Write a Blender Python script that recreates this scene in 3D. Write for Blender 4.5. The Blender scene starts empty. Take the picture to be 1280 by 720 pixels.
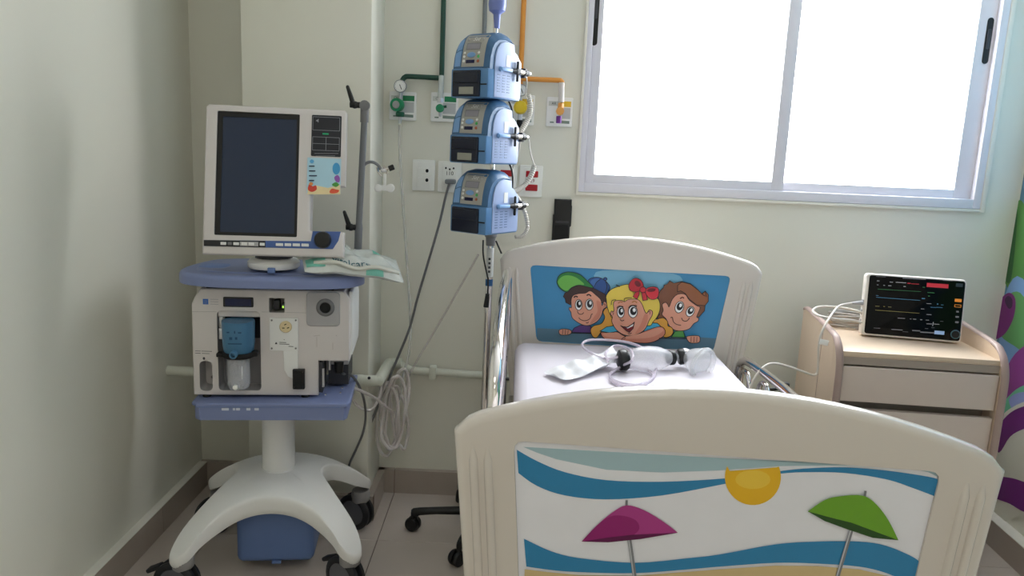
import bpy, bmesh, math, random
from mathutils import Vector, Matrix
random.seed(7)
R = math.radians
PI = math.pi
SC = bpy.context.scene
COL = SC.collection

# ------------------------------------------------------------------ camera
F = 960.0                      # focal length in pixels of the 1280 x 720 frame
CAM_H = 1.43
PITCH, ROLL = R(10.4), R(2.5)
cam_fw = Vector((0, math.cos(PITCH), -math.sin(PITCH)))
_r0 = Vector((1, 0, 0)); _u0 = _r0.cross(cam_fw)
cam_r = _r0 * math.cos(ROLL) + _u0 * math.sin(ROLL)
cam_u = -_r0 * math.sin(ROLL) + _u0 * math.cos(ROLL)
cam_p = Vector((0, 0, CAM_H))
cd = bpy.data.cameras.new('camera'); co = bpy.data.objects.new('camera', cd); COL.objects.link(co)
cd.sensor_width = 36; cd.lens = 36 * F / 1280; cd.clip_start = 0.02
mw = Matrix((cam_r, cam_u, -cam_fw)).transposed().to_4x4(); mw.translation = cam_p
co.matrix_world = mw
SC.camera = co

# ------------------------------------------------------------------ sky, lights, exposure
w = bpy.data.worlds.new('daylight'); SC.world = w; w.use_nodes = True
bg = w.node_tree.nodes['Background']
bg.inputs[0].default_value = (0.93, 0.97, 1.0, 1); bg.inputs[1].default_value = 28.0
SC.view_settings.view_transform = 'Standard'; SC.view_settings.look = 'None'
SC.view_settings.exposure = -0.44; SC.view_settings.gamma = 1; SC.view_settings.use_curve_mapping = False
WX0, WX1, WZ0, WZ1 = 0.233, 1.806, 1.263, 2.27        # window opening in the far wall
pl = bpy.data.lights.new('window_portal', 'AREA'); pl.shape = 'RECTANGLE'; pl.size = WX1 - WX0; pl.size_y = WZ1 - WZ0
pl.cycles.is_portal = True
po = bpy.data.objects.new('window_portal', pl); COL.objects.link(po)
po.location = ((WX0 + WX1) / 2, 3.16, (WZ0 + WZ1) / 2); po.rotation_euler = (R(-90), 0, 0)
CEIL_FILL = 5.0

# ------------------------------------------------------------------ photograph measurements -> metres
def ray(x, y): return cam_fw + cam_r * ((x - 640) / F) + cam_u * ((360 - y) / F)
def W(x, y, Y):
    d = ray(x, y); return cam_p + d * (Y / d.y)
def WZ(x, y, Z):
    d = ray(x, y); return cam_p + d * ((Z - CAM_H) / d.z)
def WP(x, y, p, n):
    d = ray(x, y); return cam_p + d * (((Vector(p) - cam_p).dot(n)) / d.dot(n))
def proj(p):
    v = Vector(p) - cam_p; z = v.dot(cam_fw)
    return (640 + F * v.dot(cam_r) / z, 360 - F * v.dot(cam_u) / z)

# ------------------------------------------------------------------ materials
def lin(c): return tuple(((v / 255) / 12.92 if v / 255 <= 0.04045 else ((v / 255 + 0.055) / 1.055) ** 2.4) for v in c)
_mats = {}
def mat(name, rgb=(200, 200, 200), rough=0.5, metal=0.0, var=0.04, scale=30.0, bump=0.0, bscale=200.0, trans=0.0, emit=0.0, coat=0.0, alpha=1.0, ior=1.45):
    if name in _mats: return _mats[name]
    m = bpy.data.materials.new(name); m.use_nodes = True; nt = m.node_tree; N = nt.nodes
    b = N['Principled BSDF']; c = lin(rgb)
    tc = N.new('ShaderNodeTexCoord'); nz = N.new('ShaderNodeTexNoise'); nz.inputs['Scale'].default_value = scale; nz.inputs['Detail'].default_value = 3
    nt.links.new(tc.outputs['Object'], nz.inputs['Vector'])
    mx = N.new('ShaderNodeMix'); mx.data_type = 'RGBA'
    mx.inputs[6].default_value = tuple(max(0, v * (1 - var)) for v in c) + (1,)
    mx.inputs[7].default_value = tuple(min(1, v * (1 + var)) for v in c) + (1,)
    nt.links.new(nz.outputs['Fac'], mx.inputs[0]); nt.links.new(mx.outputs[2], b.inputs['Base Color'])
    b.inputs['Roughness'].default_value = rough; b.inputs['Metallic'].default_value = metal; b.inputs['IOR'].default_value = ior
    b.inputs['Coat Weight'].default_value = coat; b.inputs['Coat Roughness'].default_value = 0.08
    b.inputs['Transmission Weight'].default_value = trans; b.inputs['Alpha'].default_value = alpha
    if emit:
        b.inputs['Emission Color'].default_value = c + (1,); b.inputs['Emission Strength'].default_value = emit
    if bump:
        n2 = N.new('ShaderNodeTexNoise'); n2.inputs['Scale'].default_value = bscale; n2.inputs['Detail'].default_value = 4
        nt.links.new(tc.outputs['Object'], n2.inputs['Vector'])
        bp = N.new('ShaderNodeBump'); bp.inputs['Strength'].default_value = bump; bp.inputs['Distance'].default_value = 0.004
        nt.links.new(n2.outputs['Fac'], bp.inputs['Height']); nt.links.new(bp.outputs[0], b.inputs['Normal'])
    _mats[name] = m; return m
def clear(name, rgb=(235, 240, 245), op=0.25, rough=0.1):
    """thin clear plastic or glass: see-through with a glossy skin"""
    if name in _mats: return _mats[name]
    m = bpy.data.materials.new(name); m.use_nodes = True; nt = m.node_tree; N = nt.nodes
    out = N['Material Output']; b = N['Principled BSDF']; c = lin(rgb)
    nz = N.new('ShaderNodeTexNoise'); nz.inputs['Scale'].default_value = 40
    rp = N.new('ShaderNodeMapRange'); rp.inputs[3].default_value = op * 0.8; rp.inputs[4].default_value = op * 1.2
    nt.links.new(nz.outputs['Fac'], rp.inputs[0])
    b.inputs['Base Color'].default_value = c + (1,); b.inputs['Roughness'].default_value = rough
    t = N.new('ShaderNodeBsdfTransparent'); mx = N.new('ShaderNodeMixShader')
    nt.links.new(rp.outputs[0], mx.inputs[0]); nt.links.new(t.outputs[0], mx.inputs[1]); nt.links.new(b.outputs[0], mx.inputs[2])
    nt.links.new(mx.outputs[0], out.inputs[0]); _mats[name] = m; return m

WALL = mat('wall_paint', (229, 227, 214), 0.38, var=0.015, scale=3, bump=0.05, bscale=60)
CEILM = mat('ceiling_paint', (240, 240, 236), 0.8)
TILE = mat('floor_tile', (204, 193, 184), 0.22, var=0.05, scale=9, bump=0.02, bscale=30)
GROUT = mat('grout', (120, 108, 100), 0.9)
BASET = mat('baseboard_tile', (172, 160, 150), 0.3, var=0.05, scale=12)
ALU = mat('window_aluminium', (228, 226, 234), 0.35, var=0.02)
BEAD = mat('window_bead', (236, 232, 220), 0.5)
BLACK = mat('black_plastic', (18, 18, 20), 0.4)
BLACKM = mat('black_matte', (14, 14, 16), 0.7)
DARKG = mat('dark_grey_plastic', (52, 52, 58), 0.45)
MIDG = mat('mid_grey_plastic', (120, 120, 122), 0.45)
ARMG = mat('arm_grey', (122, 124, 128), 0.4, 0.1)
LGREY = mat('light_grey_plastic', (176, 174, 176), 0.45)
CHROME = mat('chrome', (225, 220, 218), 0.1, 1.0, var=0.01)
STEEL = mat('brushed_steel', (190, 185, 182), 0.25, 1.0)
SILVER = mat('silver_rough', (200, 200, 205), 0.35, 0.9)
VENTW = mat('ventilator_shell', (216, 210, 208), 0.42, var=0.015, bump=0.02, bscale=500)
WHITE = mat('white_plastic', (236, 236, 234), 0.4, var=0.01)
BLUE = mat('blue_plastic', (124, 136, 178), 0.38, var=0.02, bump=0.02, bscale=500)
BLUED = mat('deep_blue_plastic', (104, 130, 184), 0.42, var=0.02)
BLUEP = mat('panel_blue', (70, 98, 160), 0.4)
CREAM = mat('cream_plastic', (216, 208, 200), 0.22, var=0.012, scale=4, coat=0.35)
SHEET = mat('white_sheet', (212, 206, 214), 0.85, var=0.01, bump=0.25, bscale=9)
SCREEN = mat('dark_screen', (38, 50, 74), 0.3, var=0.02)
PRN = {}
def ink(rgb, rough=0.3):
    k = 'ink_%d_%d_%d' % rgb
    return mat(k, rgb, rough, var=0.03, scale=20)
def glow(rgb, s=1.0): return mat('lit_%d_%d_%d_%d' % (rgb + (int(s * 100),)), rgb, 0.4, emit=s)

# ------------------------------------------------------------------ mesh builder
def sm(pts, closed=False, n=5):
    """Catmull-Rom resampling"""
    P = [Vector(p) for p in pts]; out = []; L = len(P)
    for i in range(L if closed else L - 1):
        if closed: a, b, c, d = P[i - 1], P[i], P[(i + 1) % L], P[(i + 2) % L]
        else: a, b, c, d = P[max(i - 1, 0)], P[i], P[i + 1], P[min(i + 2, L - 1)]
        for k in range(n):
            t = k / n
            out.append(0.5 * ((2 * b) + (c - a) * t + (2 * a - 5 * b + 4 * c - d) * t * t + (3 * b - a - 3 * c + d) * t ** 3))
    if not closed: out.append(P[-1])
    return out
def rect(x0, z0, x1, z1, r=0.0, n=3):
    if r <= 0: return [(x0, z0), (x1, z0), (x1, z1), (x0, z1)]
    o = []
    for cx, cz, a in ((x1 - r, z0 + r, -90), (x1 - r, z1 - r, 0), (x0 + r, z1 - r, 90), (x0 + r, z0 + r, 180)):
        for k in range(n + 1):
            t = R(a + 90 * k / n); o.append((cx + r * math.cos(t), cz + r * math.sin(t)))
    return o
def ell(cx, cy, rx, ry, n=18, rot=0):
    o = []
    for k in range(n):
        t = 2 * PI * k / n; x, y = rx * math.cos(t), ry * math.sin(t)
        o.append((cx + x * math.cos(rot) - y * math.sin(rot), cy + x * math.sin(rot) + y * math.cos(rot)))
    return o
def ccw(p):
    a = sum(p[i][0] * p[(i + 1) % len(p)][1] - p[(i + 1) % len(p)][0] * p[i][1] for i in range(len(p)))
    return list(p) if a > 0 else list(reversed(p))
def inset(p, d):
    """offset a ccw outline inwards by d"""
    n = len(p); o = []
    for i in range(n):
        a, b, c = Vector(p[i - 1]).to_2d(), Vector(p[i]).to_2d(), Vector(p[(i + 1) % n]).to_2d()
        e1 = (b - a); e2 = (c - b)
        if e1.length < 1e-9 or e2.length < 1e-9: o.append(tuple(b)); continue
        e1.normalize(); e2.normalize()
        n1 = Vector((-e1.y, e1.x)); n2 = Vector((-e2.y, e2.x)); m = n1 + n2
        if m.length < 1e-6: o.append(tuple(b)); continue
        m.normalize(); k = d / max(0.35, m.dot(n1)); o.append(tuple(b + m * k))
    return o
class Fr:
    """a drawing frame: origin, right, up, and the outward normal"""
    def __init__(s, o, u=(1, 0, 0), v=(0, 0, 1)):
        s.o = Vector(o); s.u = Vector(u).normalized(); s.v = Vector(v).normalized(); s.n = s.u.cross(s.v)
    def p(s, a, b, c=0): return s.o + s.u * a + s.v * b + s.n * c
    def inv(s, q): d = Vector(q) - s.o; return (d.dot(s.u), d.dot(s.v))
class MB:
    def __init__(s): s.bm = bmesh.new(); s.mats = []
    def mi(s, m):
        if m not in s.mats: s.mats.append(m)
        return s.mats.index(m)
    def face(s, vs, k):
        try: f = s.bm.faces.new(vs); f.material_index = k; return f
        except ValueError: return None
    def loops(s, rings, m, closed=True, cap0=True, cap1=True):
        k = s.mi(m); V = [[s.bm.verts.new(p) for p in r] for r in rings]
        n = len(V[0])
        for a, b in zip(V, V[1:]):
            for i in range(n if closed else n - 1): s.face((a[i], a[(i + 1) % n], b[(i + 1) % n], b[i]), k)
        if closed and cap0: s.face(list(reversed(V[0])), k)
        if closed and cap1: s.face(V[-1], k)
        return s
    def box(s, c, d, m, r=0.0, rot=None, seg=2):
        """box with centre c and size d; r rounds its edges"""
        x, y, z = d[0] / 2, d[1] / 2, d[2] / 2
        M = Matrix.Translation(Vector(c)) @ (rot.to_4x4() if rot else Matrix())
        if r <= 0:
            k = s.mi(m); v = [s.bm.verts.new(M @ Vector((a * x, b * y, e * z))) for a in (-1, 1) for b in (-1, 1) for e in (-1, 1)]
            for q in ((0, 1, 3, 2), (4, 6, 7, 5), (0, 4, 5, 1), (2, 3, 7, 6), (0, 2, 6, 4), (1, 5, 7, 3)): s.face([v[i] for i in q], k)
            return s
        r = min(r, x * .98, y * .98, z * .98); rings = []
        st = [(-z, r, 0)]
        for j in range(0, seg + 1):
            t = R(90 * j / seg); st.append((-z + r - r * math.cos(t), r - r * math.sin(t), 1))
        st2 = [(-a, b, c_) for a, b, c_ in reversed(st)]
        for zz, ins, _ in st[1:] + st2[:-1]:
            rings.append([M @ Vector((px, py, zz)) for px, py in rect(-x + ins, -y + ins, x - ins, y - ins, max(r - ins, 0.0004) if r - ins > 0.0004 else 0.0004, seg)])
        return s.loops(rings, m)
    def cyl(s, a, b, r0, m, r1=None, seg=16, cap=True, bev=0.0):
        a, b = Vector(a), Vector(b); r1 = r0 if r1 is None else r1; ax = (b - a); L = ax.length; ax.normalize()
        if bev: return s.lathe([(0, 0), (r0 - bev, 0), (r0 - bev * .3, bev * .3), (r0, bev), (r1, L - bev), (r1 - bev * .3, L - bev * .3), (r1 - bev, L), (0, L)], a, ax, m, seg)
        u = ax.orthogonal().normalized(); v = ax.cross(u)
        rg = [[p + (u * math.cos(2 * PI * i / seg) + v * math.sin(2 * PI * i / seg)) * r for i in range(seg)] for p, r in ((a, r0), (b, r1))]
        return s.loops(rg, m, True, cap, cap)
    def lathe(s, prof, o, ax, m, seg=20, u=None):
        o = Vector(o); ax = Vector(ax).normalized(); u = (u or ax.orthogonal()).normalized(); v = ax.cross(u)
        return s.loops([[o + ax * h + (u * math.cos(2 * PI * i / seg) + v * math.sin(2 * PI * i / seg)) * max(r, 1e-4) for i in range(seg)] for r, h in prof], m)
    def tube(s, pts, r, m, seg=8, n=0, closed=False):
        P = sm(pts, closed, n) if n else [Vector(p) for p in pts]
        rad = r if callable(r) else (lambda t: r)
        L = len(P); rings = []; T0 = None; u = None
        for i, p in enumerate(P):
            T = (P[(i + 1) % L] - P[i - 1]) if closed else (P[min(i + 1, L - 1)] - P[max(i - 1, 0)])
            T.normalize()
            if u is None: u = T.orthogonal().normalized()
            else: u = (u - T * u.dot(T)); u = u.normalized() if u.length > 1e-6 else T.orthogonal().normalized()
            v = T.cross(u); rr = rad(i / (L - 1))
            rings.append([p + (u * math.cos(2 * PI * k / seg) + v * math.sin(2 * PI * k / seg)) * rr for k in range(seg)])
        if closed:
            best = min(range(seg), key=lambda q: (rings[0][q] - rings[-1][0]).length)
            rings.append(rings[0][best:] + rings[0][:best])
        return s.loops(rings, m, True, not closed, not closed)
    def ball(s, c, r, m, seg=14, M=None):
        r = (r, r, r) if not hasattr(r, '__len__') else r; M = M or Matrix()
        rg = []
        for j in range(seg // 2 + 1):
            t = PI * j / (seg // 2); q = max(math.sin(t), 1e-3)
            rg.append([Vector(c) + M.to_3x3() @ Vector((r[0] * q * math.cos(2 * PI * i / seg), r[1] * q * math.sin(2 * PI * i / seg), -r[2] * math.cos(t))) for i in range(seg)])
        return s.loops(rg, m)
    def slab(s, outline, fr, w0, w1, m, r=0.0, seg=3, holes=(), mh=None):
        """plate of the given outline from depth w0 (back) to w1 (front) in frame fr, front edge rounded by r, with real holes"""
        o = ccw(outline); k = s.mi(m); kh = s.mi(mh or m); rings = [[fr.p(a, b, w0) for a, b in o]]
        if r > 0:
            for j in range(seg + 1):
                t = R(90 * j / seg); ii = inset(o, r - r * math.cos(t)); rings.append([fr.p(a, b, w1 - r + r * math.sin(t)) for a, b in ii])
        else: rings.append([fr.p(a, b, w1) for a, b in o])
        V = [[s.bm.verts.new(p) for p in rg] for rg in rings]; n = len(o)
        for a, b in zip(V, V[1:]):
            for i in range(n): s.face((a[i], a[(i + 1) % n], b[(i + 1) % n], b[i]), k)
        hb, hf = [], []
        for h in holes:
            h = ccw(h); B = [s.bm.verts.new(fr.p(a, b, w0)) for a, b in h]; T = [s.bm.verts.new(fr.p(a, b, w1)) for a, b in h]
            for i in range(len(h)): s.face((B[(i + 1) % len(h)], B[i], T[i], T[(i + 1) % len(h)]), kh)
            hb.append(B); hf.append(T)
        for loop, hs, nn in ((V[0], hb, -fr.n), (V[-1], hf, fr.n)):
            if not hs: s.face(loop if nn.dot(fr.n) > 0 else list(reversed(loop)), k); continue
            ed = []
            for lp in [loop] + hs:
                for i in range(len(lp)): ed.append(s.bm.edges.get((lp[i], lp[(i + 1) % len(lp)])) or s.bm.edges.new((lp[i], lp[(i + 1) % len(lp)])))
            g = bmesh.ops.triangle_fill(s.bm, use_beauty=True, use_dissolve=False, edges=ed, normal=nn)
            for f in g['geom']:
                if isinstance(f, bmesh.types.BMFace): f.material_index = k
        return s
    def flat(s, pts3, m):
        k = s.mi(m); vs = [s.bm.verts.new(p) for p in pts3]; f = s.face(vs, k)
        if f: f.normal_update()
        if f and len(vs) > 4: bmesh.ops.triangulate(s.bm, faces=[f])
        return s
    def grid(s, fn, nu, nv, m, cu=False):
        k = s.mi(m); V = [[s.bm.verts.new(fn(i / nu, j / nv)) for j in range(nv + 1)] for i in range(nu if cu else nu + 1)]
        for i in range(nu):
            for j in range(nv):
                a = V[i]; b = V[(i + 1) % len(V)]; s.face((a[j], b[j], b[j + 1], a[j + 1]), k)
        return s
    def text(s, txt, fr, a, b, size, m, w=0.0006, ax='CENTER', shear=0):
        c = bpy.data.curves.new('t', 'FONT'); c.body = txt; c.size = size; c.align_x = ax; c.align_y = 'CENTER'; c.shear = shear; c.resolution_u = 2
        ob = bpy.data.objects.new('t', c); me = ob.to_mesh(); k = s.mi(m)
        vs = [s.bm.verts.new(fr.p(a + v.co.x, b + v.co.y, w)) for v in me.vertices]
        for p in me.polygons: s.face([vs[i] for i in p.vertices], k)
        ob.to_mesh_clear(); bpy.data.objects.remove(ob); bpy.data.curves.remove(c); return s
    def build(s, name, parent=None, world=True, smooth=40, flip=True, base=None):
        me = bpy.data.meshes.new(name)
        if flip: bmesh.ops.recalc_face_normals(s.bm, faces=s.bm.faces)
        if parent is not None and world:
            s.bm.transform(MAT[root(parent)].inverted())
        if base is not None: s.bm.transform(Matrix.Translation(-Vector(base)))
        s.bm.to_mesh(me); s.bm.free()
        for m in s.mats: me.materials.append(m)
        if smooth:
            for p in me.polygons: p.use_smooth = True
            me.set_sharp_from_angle(angle=R(smooth))
        o = bpy.data.objects.new(name, me); COL.objects.link(o)
        if base is not None: o.location = base
        if parent is not None: o.parent = parent
        return o
MAT = {}
def root(o):
    while o.parent is not None: o = o.parent
    if o not in MAT: MAT[o] = Matrix.Translation(o.location) @ Matrix.Rotation(o.rotation_euler.z, 4, 'Z')
    return o
def tag(o, label=None, cat=None, group=None, kind=None):
    for k, v in (('label', label), ('category', cat), ('group', group), ('kind', kind)):
        if v: o[k] = v
    return o
def thing(name, label, cat, loc=(0, 0, 0), rz=0.0, group=None):
    o = bpy.data.objects.new(name, None); COL.objects.link(o); o.empty_display_size = 0.05
    o.location = loc; o.rotation_euler = (0, 0, rz); root(o); return tag(o, label, cat, group)
def struct(o): o['kind'] = 'structure'; return o
def copy_tree(o, parent=None):
    c = o.copy(); COL.objects.link(c); c.parent = parent
    for ch in list(o.children): copy_tree(ch, c)
    return c

# ------------------------------------------------------------------ the room
XL, XR, YB, YF, ZC = -1.255, 1.95, 3.0, -1.5, 2.75
b = MB()
for x0, x1, z0, z1 in ((XL - .15, WX0, 0, ZC), (WX1, XR + .4, 0, ZC), (WX0, WX1, 0, WZ0), (WX0, WX1, WZ1, ZC)):
    b.box(((x0 + x1) / 2, YB + .09, (z0 + z1) / 2), (x1 - x0, .18, z1 - z0), WALL)
struct(b.build('wall_back'))
struct(MB().box((XL - .075, (YB + YF) / 2, ZC / 2), (.15, YB - YF, ZC), WALL).build('wall_left'))
# the right wall leans in slightly towards the camera
rw_a, rw_b = Vector((1.945, 3.0, 0)), Vector((1.945 - 4.5 * .065, -1.5, 0))
rw_d = (rw_b - rw_a).normalized(); rw_n = Vector((rw_d.y, -rw_d.x, 0)); rw_n = rw_n if rw_n.x < 0 else -rw_n
RWF = Fr(rw_a, -rw_d * 1, (0, 0, 1))
if RWF.n.x > 0: RWF = Fr(rw_a, rw_d, (0, 0, 1))
sgn = 1 if (rw_b - rw_a).dot(RWF.u) > 0 else -1
L = (rw_b - rw_a).length * sgn
wall_r = struct(MB().slab([(0, 0), (L, 0), (L, ZC), (0, ZC)], RWF, -.15, 0, WALL).build('wall_right'))
struct(MB().box(((XL + XR) / 2, YF - .075, ZC / 2), (XR - XL + .4, .15, ZC), WALL).build('wall_front'))
struct(MB().box(((XL + XR) / 2, (YB + YF) / 2, ZC + .06), (XR - XL + .6, YB - YF + .4, .12), CEILM).build('ceiling'))
PX0, PX1, PY = -.972, -.519, 2.75
struct(MB().box(((PX0 + PX1) / 2, (PY + YB) / 2, ZC / 2), (PX1 - PX0, YB - PY, ZC), WALL, r=.006).build('wall_pillar'))
# floor and its tiles
fl = struct(MB().box(((XL + XR) / 2, (YB + YF) / 2, -.056), (XR - XL + .4, YB - YF, .1), GROUT).build('floor', base=(0, 0, 0)))
TS = .6; tx0, ty0 = -.451 - 2 * TS, 2.585 - 7 * TS
tm = MB().box((TS / 2, TS / 2, -.003), (TS - .003, TS - .003, .006), TILE, r=.0012, seg=1).build('tile', fl)
tm.location = (tx0, ty0, 0); first = True
for i in range(7):
    for j in range(8):
        x, y = tx0 + i * TS, ty0 + j * TS
        if y > YB or x > XR + .05 or x + TS < XL: continue
        if first: o = tm; first = False
        else: o = tm.copy(); COL.objects.link(o); o.parent = fl
        # tiles at the walls are cut to fit
        ex = min(x + TS, XR + .06); ey = min(y + TS, YB + .02); sx = max(x, XL - .02)
        o.location = (sx, y, 0); o.scale = ((ex - sx) / TS, (ey - y) / TS, 1)
# skirting of the same stone, in pieces
def baseboard(name, a, d, length, off, thick=.026, h=.1, ledge=False):
    a = Vector(a); d = Vector(d).normalized(); n = Vector((-d.y, d.x, 0))
    bb = struct(MB().slab([(0, 0), (length, 0), (length, h - .003), (0, h - .003)], Fr(a, d), -thick + .001 if Fr(a, d).n.dot(n) < 0 else .001, -.002 if Fr(a, d).n.dot(n) < 0 else thick - .002, GROUT).build(name, base=tuple(a)))
    p = -off
    fr = Fr((0, 0, 0), d); sg = 1 if fr.n.dot(n) > 0 else -1
    while p < length:
        x0, x1 = max(p, 0) + .0015, min(p + TS, length) - .0015
        if x1 > x0 + .01:
            w0, w1 = (0, thick) if sg > 0 else (-thick, 0)
            MB().slab([(x0, 0), (x1, 0), (x1, h), (x0, h)], fr, w0, w1, BASET).build('baseboard_piece', bb, world=False)
        p += TS
    if ledge:                                         # plastered top edge
        w0, w1 = (0, thick) if sg > 0 else (-thick, 0)
        MB().slab([(0, h), (length, h), (length, h + .003), (0, h + .003)], fr, w0, w1, mat('plaster_ledge', (232, 230, 220), .7)).build('plaster_ledge', bb, world=False)
    return bb
# d runs so that its left-hand normal points into the room
baseboard('baseboard_back', (XR - .01, YB, 0), (-1, 0, 0), XR - .01 - PX1, (XR - .01 + .451) % TS and TS - ((XR - .01 + .451) % TS))
baseboard('baseboard_niche', (PX0, YB, 0), (-1, 0, 0), PX0 - XL, 0)
baseboard('baseboard_pillar', (PX1 + .026, PY, 0), (-1, 0, 0), PX1 - PX0 + .052, .2)
baseboard('baseboard_return', (PX1, YB, 0), (0, -1, 0), YB - PY, 0)
baseboard('baseboard_left', (XL, YB - .026, 0), (0, -1, 0), YB - YF - .03, .2, thick=.03, ledge=True)
ra = rw_a - rw_n * 0; baseboard('baseboard_right', tuple(rw_b + Vector((0, .01, 0))), tuple(rw_a - rw_b), (rw_a - rw_b).length - .04, .25, thick=.05, ledge=True)

# painted mural on the right wall
mu = MB(); lay = [0]
def rwp(px, py, dw): 
    p = WP(px, py, rw_a, rw_n); return p + rw_n * dw
def blob(rgb, pts, world=None):
    lay[0] += 1
    P = [Vector(rwp(x, y, 0)) for x, y in pts] if world is None else [RWF.p(sgn * a, z_) for a, z_ in world]
    P = sm(P, True, 4); mu.flat([p + rw_n * (.0004 + .0003 * lay[0]) for p in P], ink(rgb, .5))
k0 = ink((92, 138, 166), .5)
mu.flat([RWF.p(sgn * a, z_, .0003) for a, z_ in ((0.005, .62), (2.6, .62), (2.6, 2.3), (0.005, 2.3))], k0)
blob((116, 160, 182), None, [(.02, 1.55), (.3, 1.75), (.7, 1.7), (.9, 2.0), (.5, 2.2), (.1, 2.1)])
blob((82, 138, 66), [(1255, 345), (1262, 290), (1267, 262), (1275, 250), (1284, 262), (1300, 300), (1296, 350), (1282, 372), (1266, 366)])
blob((46, 96, 52), [(1257, 345), (1263, 290), (1267, 265), (1272, 262), (1270, 300), (1264, 350)])
blob((122, 160, 206), [(1254, 380), (1272, 345), (1300, 380), (1304, 430), (1290, 470), (1262, 478), (1250, 440)])
blob((96, 158, 92), [(1246, 400), (1258, 372), (1276, 366), (1292, 400), (1286, 440), (1268, 432), (1252, 420)])
blob((122, 40, 118), [(1240, 420), (1246, 392), (1252, 374), (1262, 366), (1270, 374), (1268, 396), (1258, 416), (1246, 424)])
blob((60, 18, 66), [(1257, 374), (1261, 370), (1266, 374), (1266, 383), (1262, 386), (1258, 380)])
blob((144, 60, 140), [(1246, 505), (1254, 474), (1270, 442), (1300, 424), (1310, 450), (1290, 470), (1276, 488), (1262, 506)])
blob((110, 190, 150), [(1246, 520), (1258, 500), (1276, 484), (1300, 480), (1300, 520), (1280, 530), (1262, 526)])
blob((150, 160, 214), [(1262, 500), (1280, 490), (1300, 500), (1300, 530), (1276, 524)])
blob((222, 220, 206), [(1236, 600), (1240, 545), (1262, 512), (1310, 500), (1340, 560), (1330, 640), (1290, 640), (1250, 650)])
blob((112, 34, 120), [(1243, 548), (1256, 524), (1275, 510), (1304, 506), (1308, 530), (1282, 536), (1264, 546), (1250, 566)])
blob((112, 34, 120), [(1236, 618), (1246, 598), (1262, 597), (1280, 602), (1300, 612), (1304, 640), (1282, 640), (1264, 630), (1248, 624)])
blob((122, 40, 118), None, [(.45, 1.0), (.7, .95), (1.0, 1.2), (1.1, 1.6), (.9, 1.75), (.75, 1.5), (.6, 1.25)])
blob((96, 158, 92), None, [(1.2, .8), (1.6, .8), (1.7, 1.4), (1.4, 1.7), (1.2, 1.3)])
m = mu.build('mural', wall_r, world=False, smooth=0, flip=False); m['label'] = 'painted mural of purple tentacles and green seaweed'

# window
YW = 3.02
def frame_rect(mb, x0, z0, x1, z1, t, y0, y1, m, r=.003):
    tl, tb, tr, tt = t if hasattr(t, '__len__') else (t,) * 4
    yc, yd = (y0 + y1) / 2, abs(y1 - y0)
    mb.box((x0 + tl / 2, yc, (z0 + z1) / 2), (tl, yd, z1 - z0), m, r=r); mb.box((x1 - tr / 2, yc, (z0 + z1) / 2), (tr, yd, z1 - z0), m, r=r)
    xm = (x0 + tl + x1 - tr) / 2; mb.box((xm, yc, z0 + tb / 2), (x1 - x0 - tl - tr + .002, yd, tb), m, r=r); mb.box((xm, yc, z1 - tt / 2), (x1 - x0 - tl - tr + .002, yd, tt), m, r=r)
win = MB(); frame_rect(win, WX0 + .006, WZ0 + .008, WX1 - .012, WZ1 - .008, (.022, .036, .03, .03), 2.988, 3.12, ALU); win = struct(win.build('window_1'))
bd = MB(); frame_rect(bd, WX0 - .004, WZ0 - .004, WX1 + .006, WZ1, (.01, .011, .019, .01), 2.985, 3.03, BEAD, r=.002); bd.build('window_bead', win)
GL = clear('window_glass', (240, 246, 250), .06, .02)
def sash(name, x0, x1, t, yc):
    s = MB(); frame_rect(s, x0, WZ0 + .036, x1, WZ1 - .03, t, yc - .009, yc + .009, ALU); s = s.build(name, win)
    MB().box(((x0 + t[0] + x1 - t[2]) / 2, yc, (WZ0 + WZ1) / 2), (x1 - x0 - t[0] - t[2] + .01, .004, WZ1 - WZ0 - .12), GL).build('pane', s)
    return s
s1 = sash('sash', .262, 1.03, (.036, .042, .048, .04), 3.004)
s2 = sash('sash', .99, 1.775, (.04, .042, .078, .04), 3.023)
def lock(px, py0, py1, sash_o, Y):
    a, c = W(px[0], py0, Y), W(px[1], py1, Y); z0, z1 = sorted((a.z, c.z)); x = (a.x + c.x) / 2
    fr = Fr((x, Y, (z0 + z1) / 2)); h = (z1 - z0) / 2
    MB().slab(rect(-.0115, -h, .0115, h, .0114, 5), fr, -.004, .003, BLACK, r=.001).slab(rect(-.006, -h * .35, .006, h * .5, .003), fr, .003, .007, DARKG, r=.001).build('latch', sash_o)
lock((747, 744), -48, 57, s1, 2.995); lock((1238.5, 1231), 22, 80, s2, 3.014)

# unseen ceiling panels above the frame, added as fill light
FILL_GLOW = glow((255, 250, 242), CEIL_FILL)
for n, (x, y) in enumerate(((.0, .25), (.3, -.9))):
    t = thing('ceiling_light', ['square ceiling light panel above the foot of the bed', 'square ceiling light panel behind the bed foot near the entrance'][n], 'light', (x, y, ZC - .05), 0, 'ceiling light panels')
    f = MB(); 
    for sx, sy, dx, dy in ((0, .3, .62, .02), (0, -.3, .62, .02), (.3, 0, .02, .58), (-.3, 0, .02, .58)): f.box((sx, sy, .025), (dx, dy, .05), WHITE)
    f.build('frame', t, world=False); MB().box((0, 0, .02), (.58, .58, .02), FILL_GLOW).build('diffuser', t, world=False)


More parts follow.
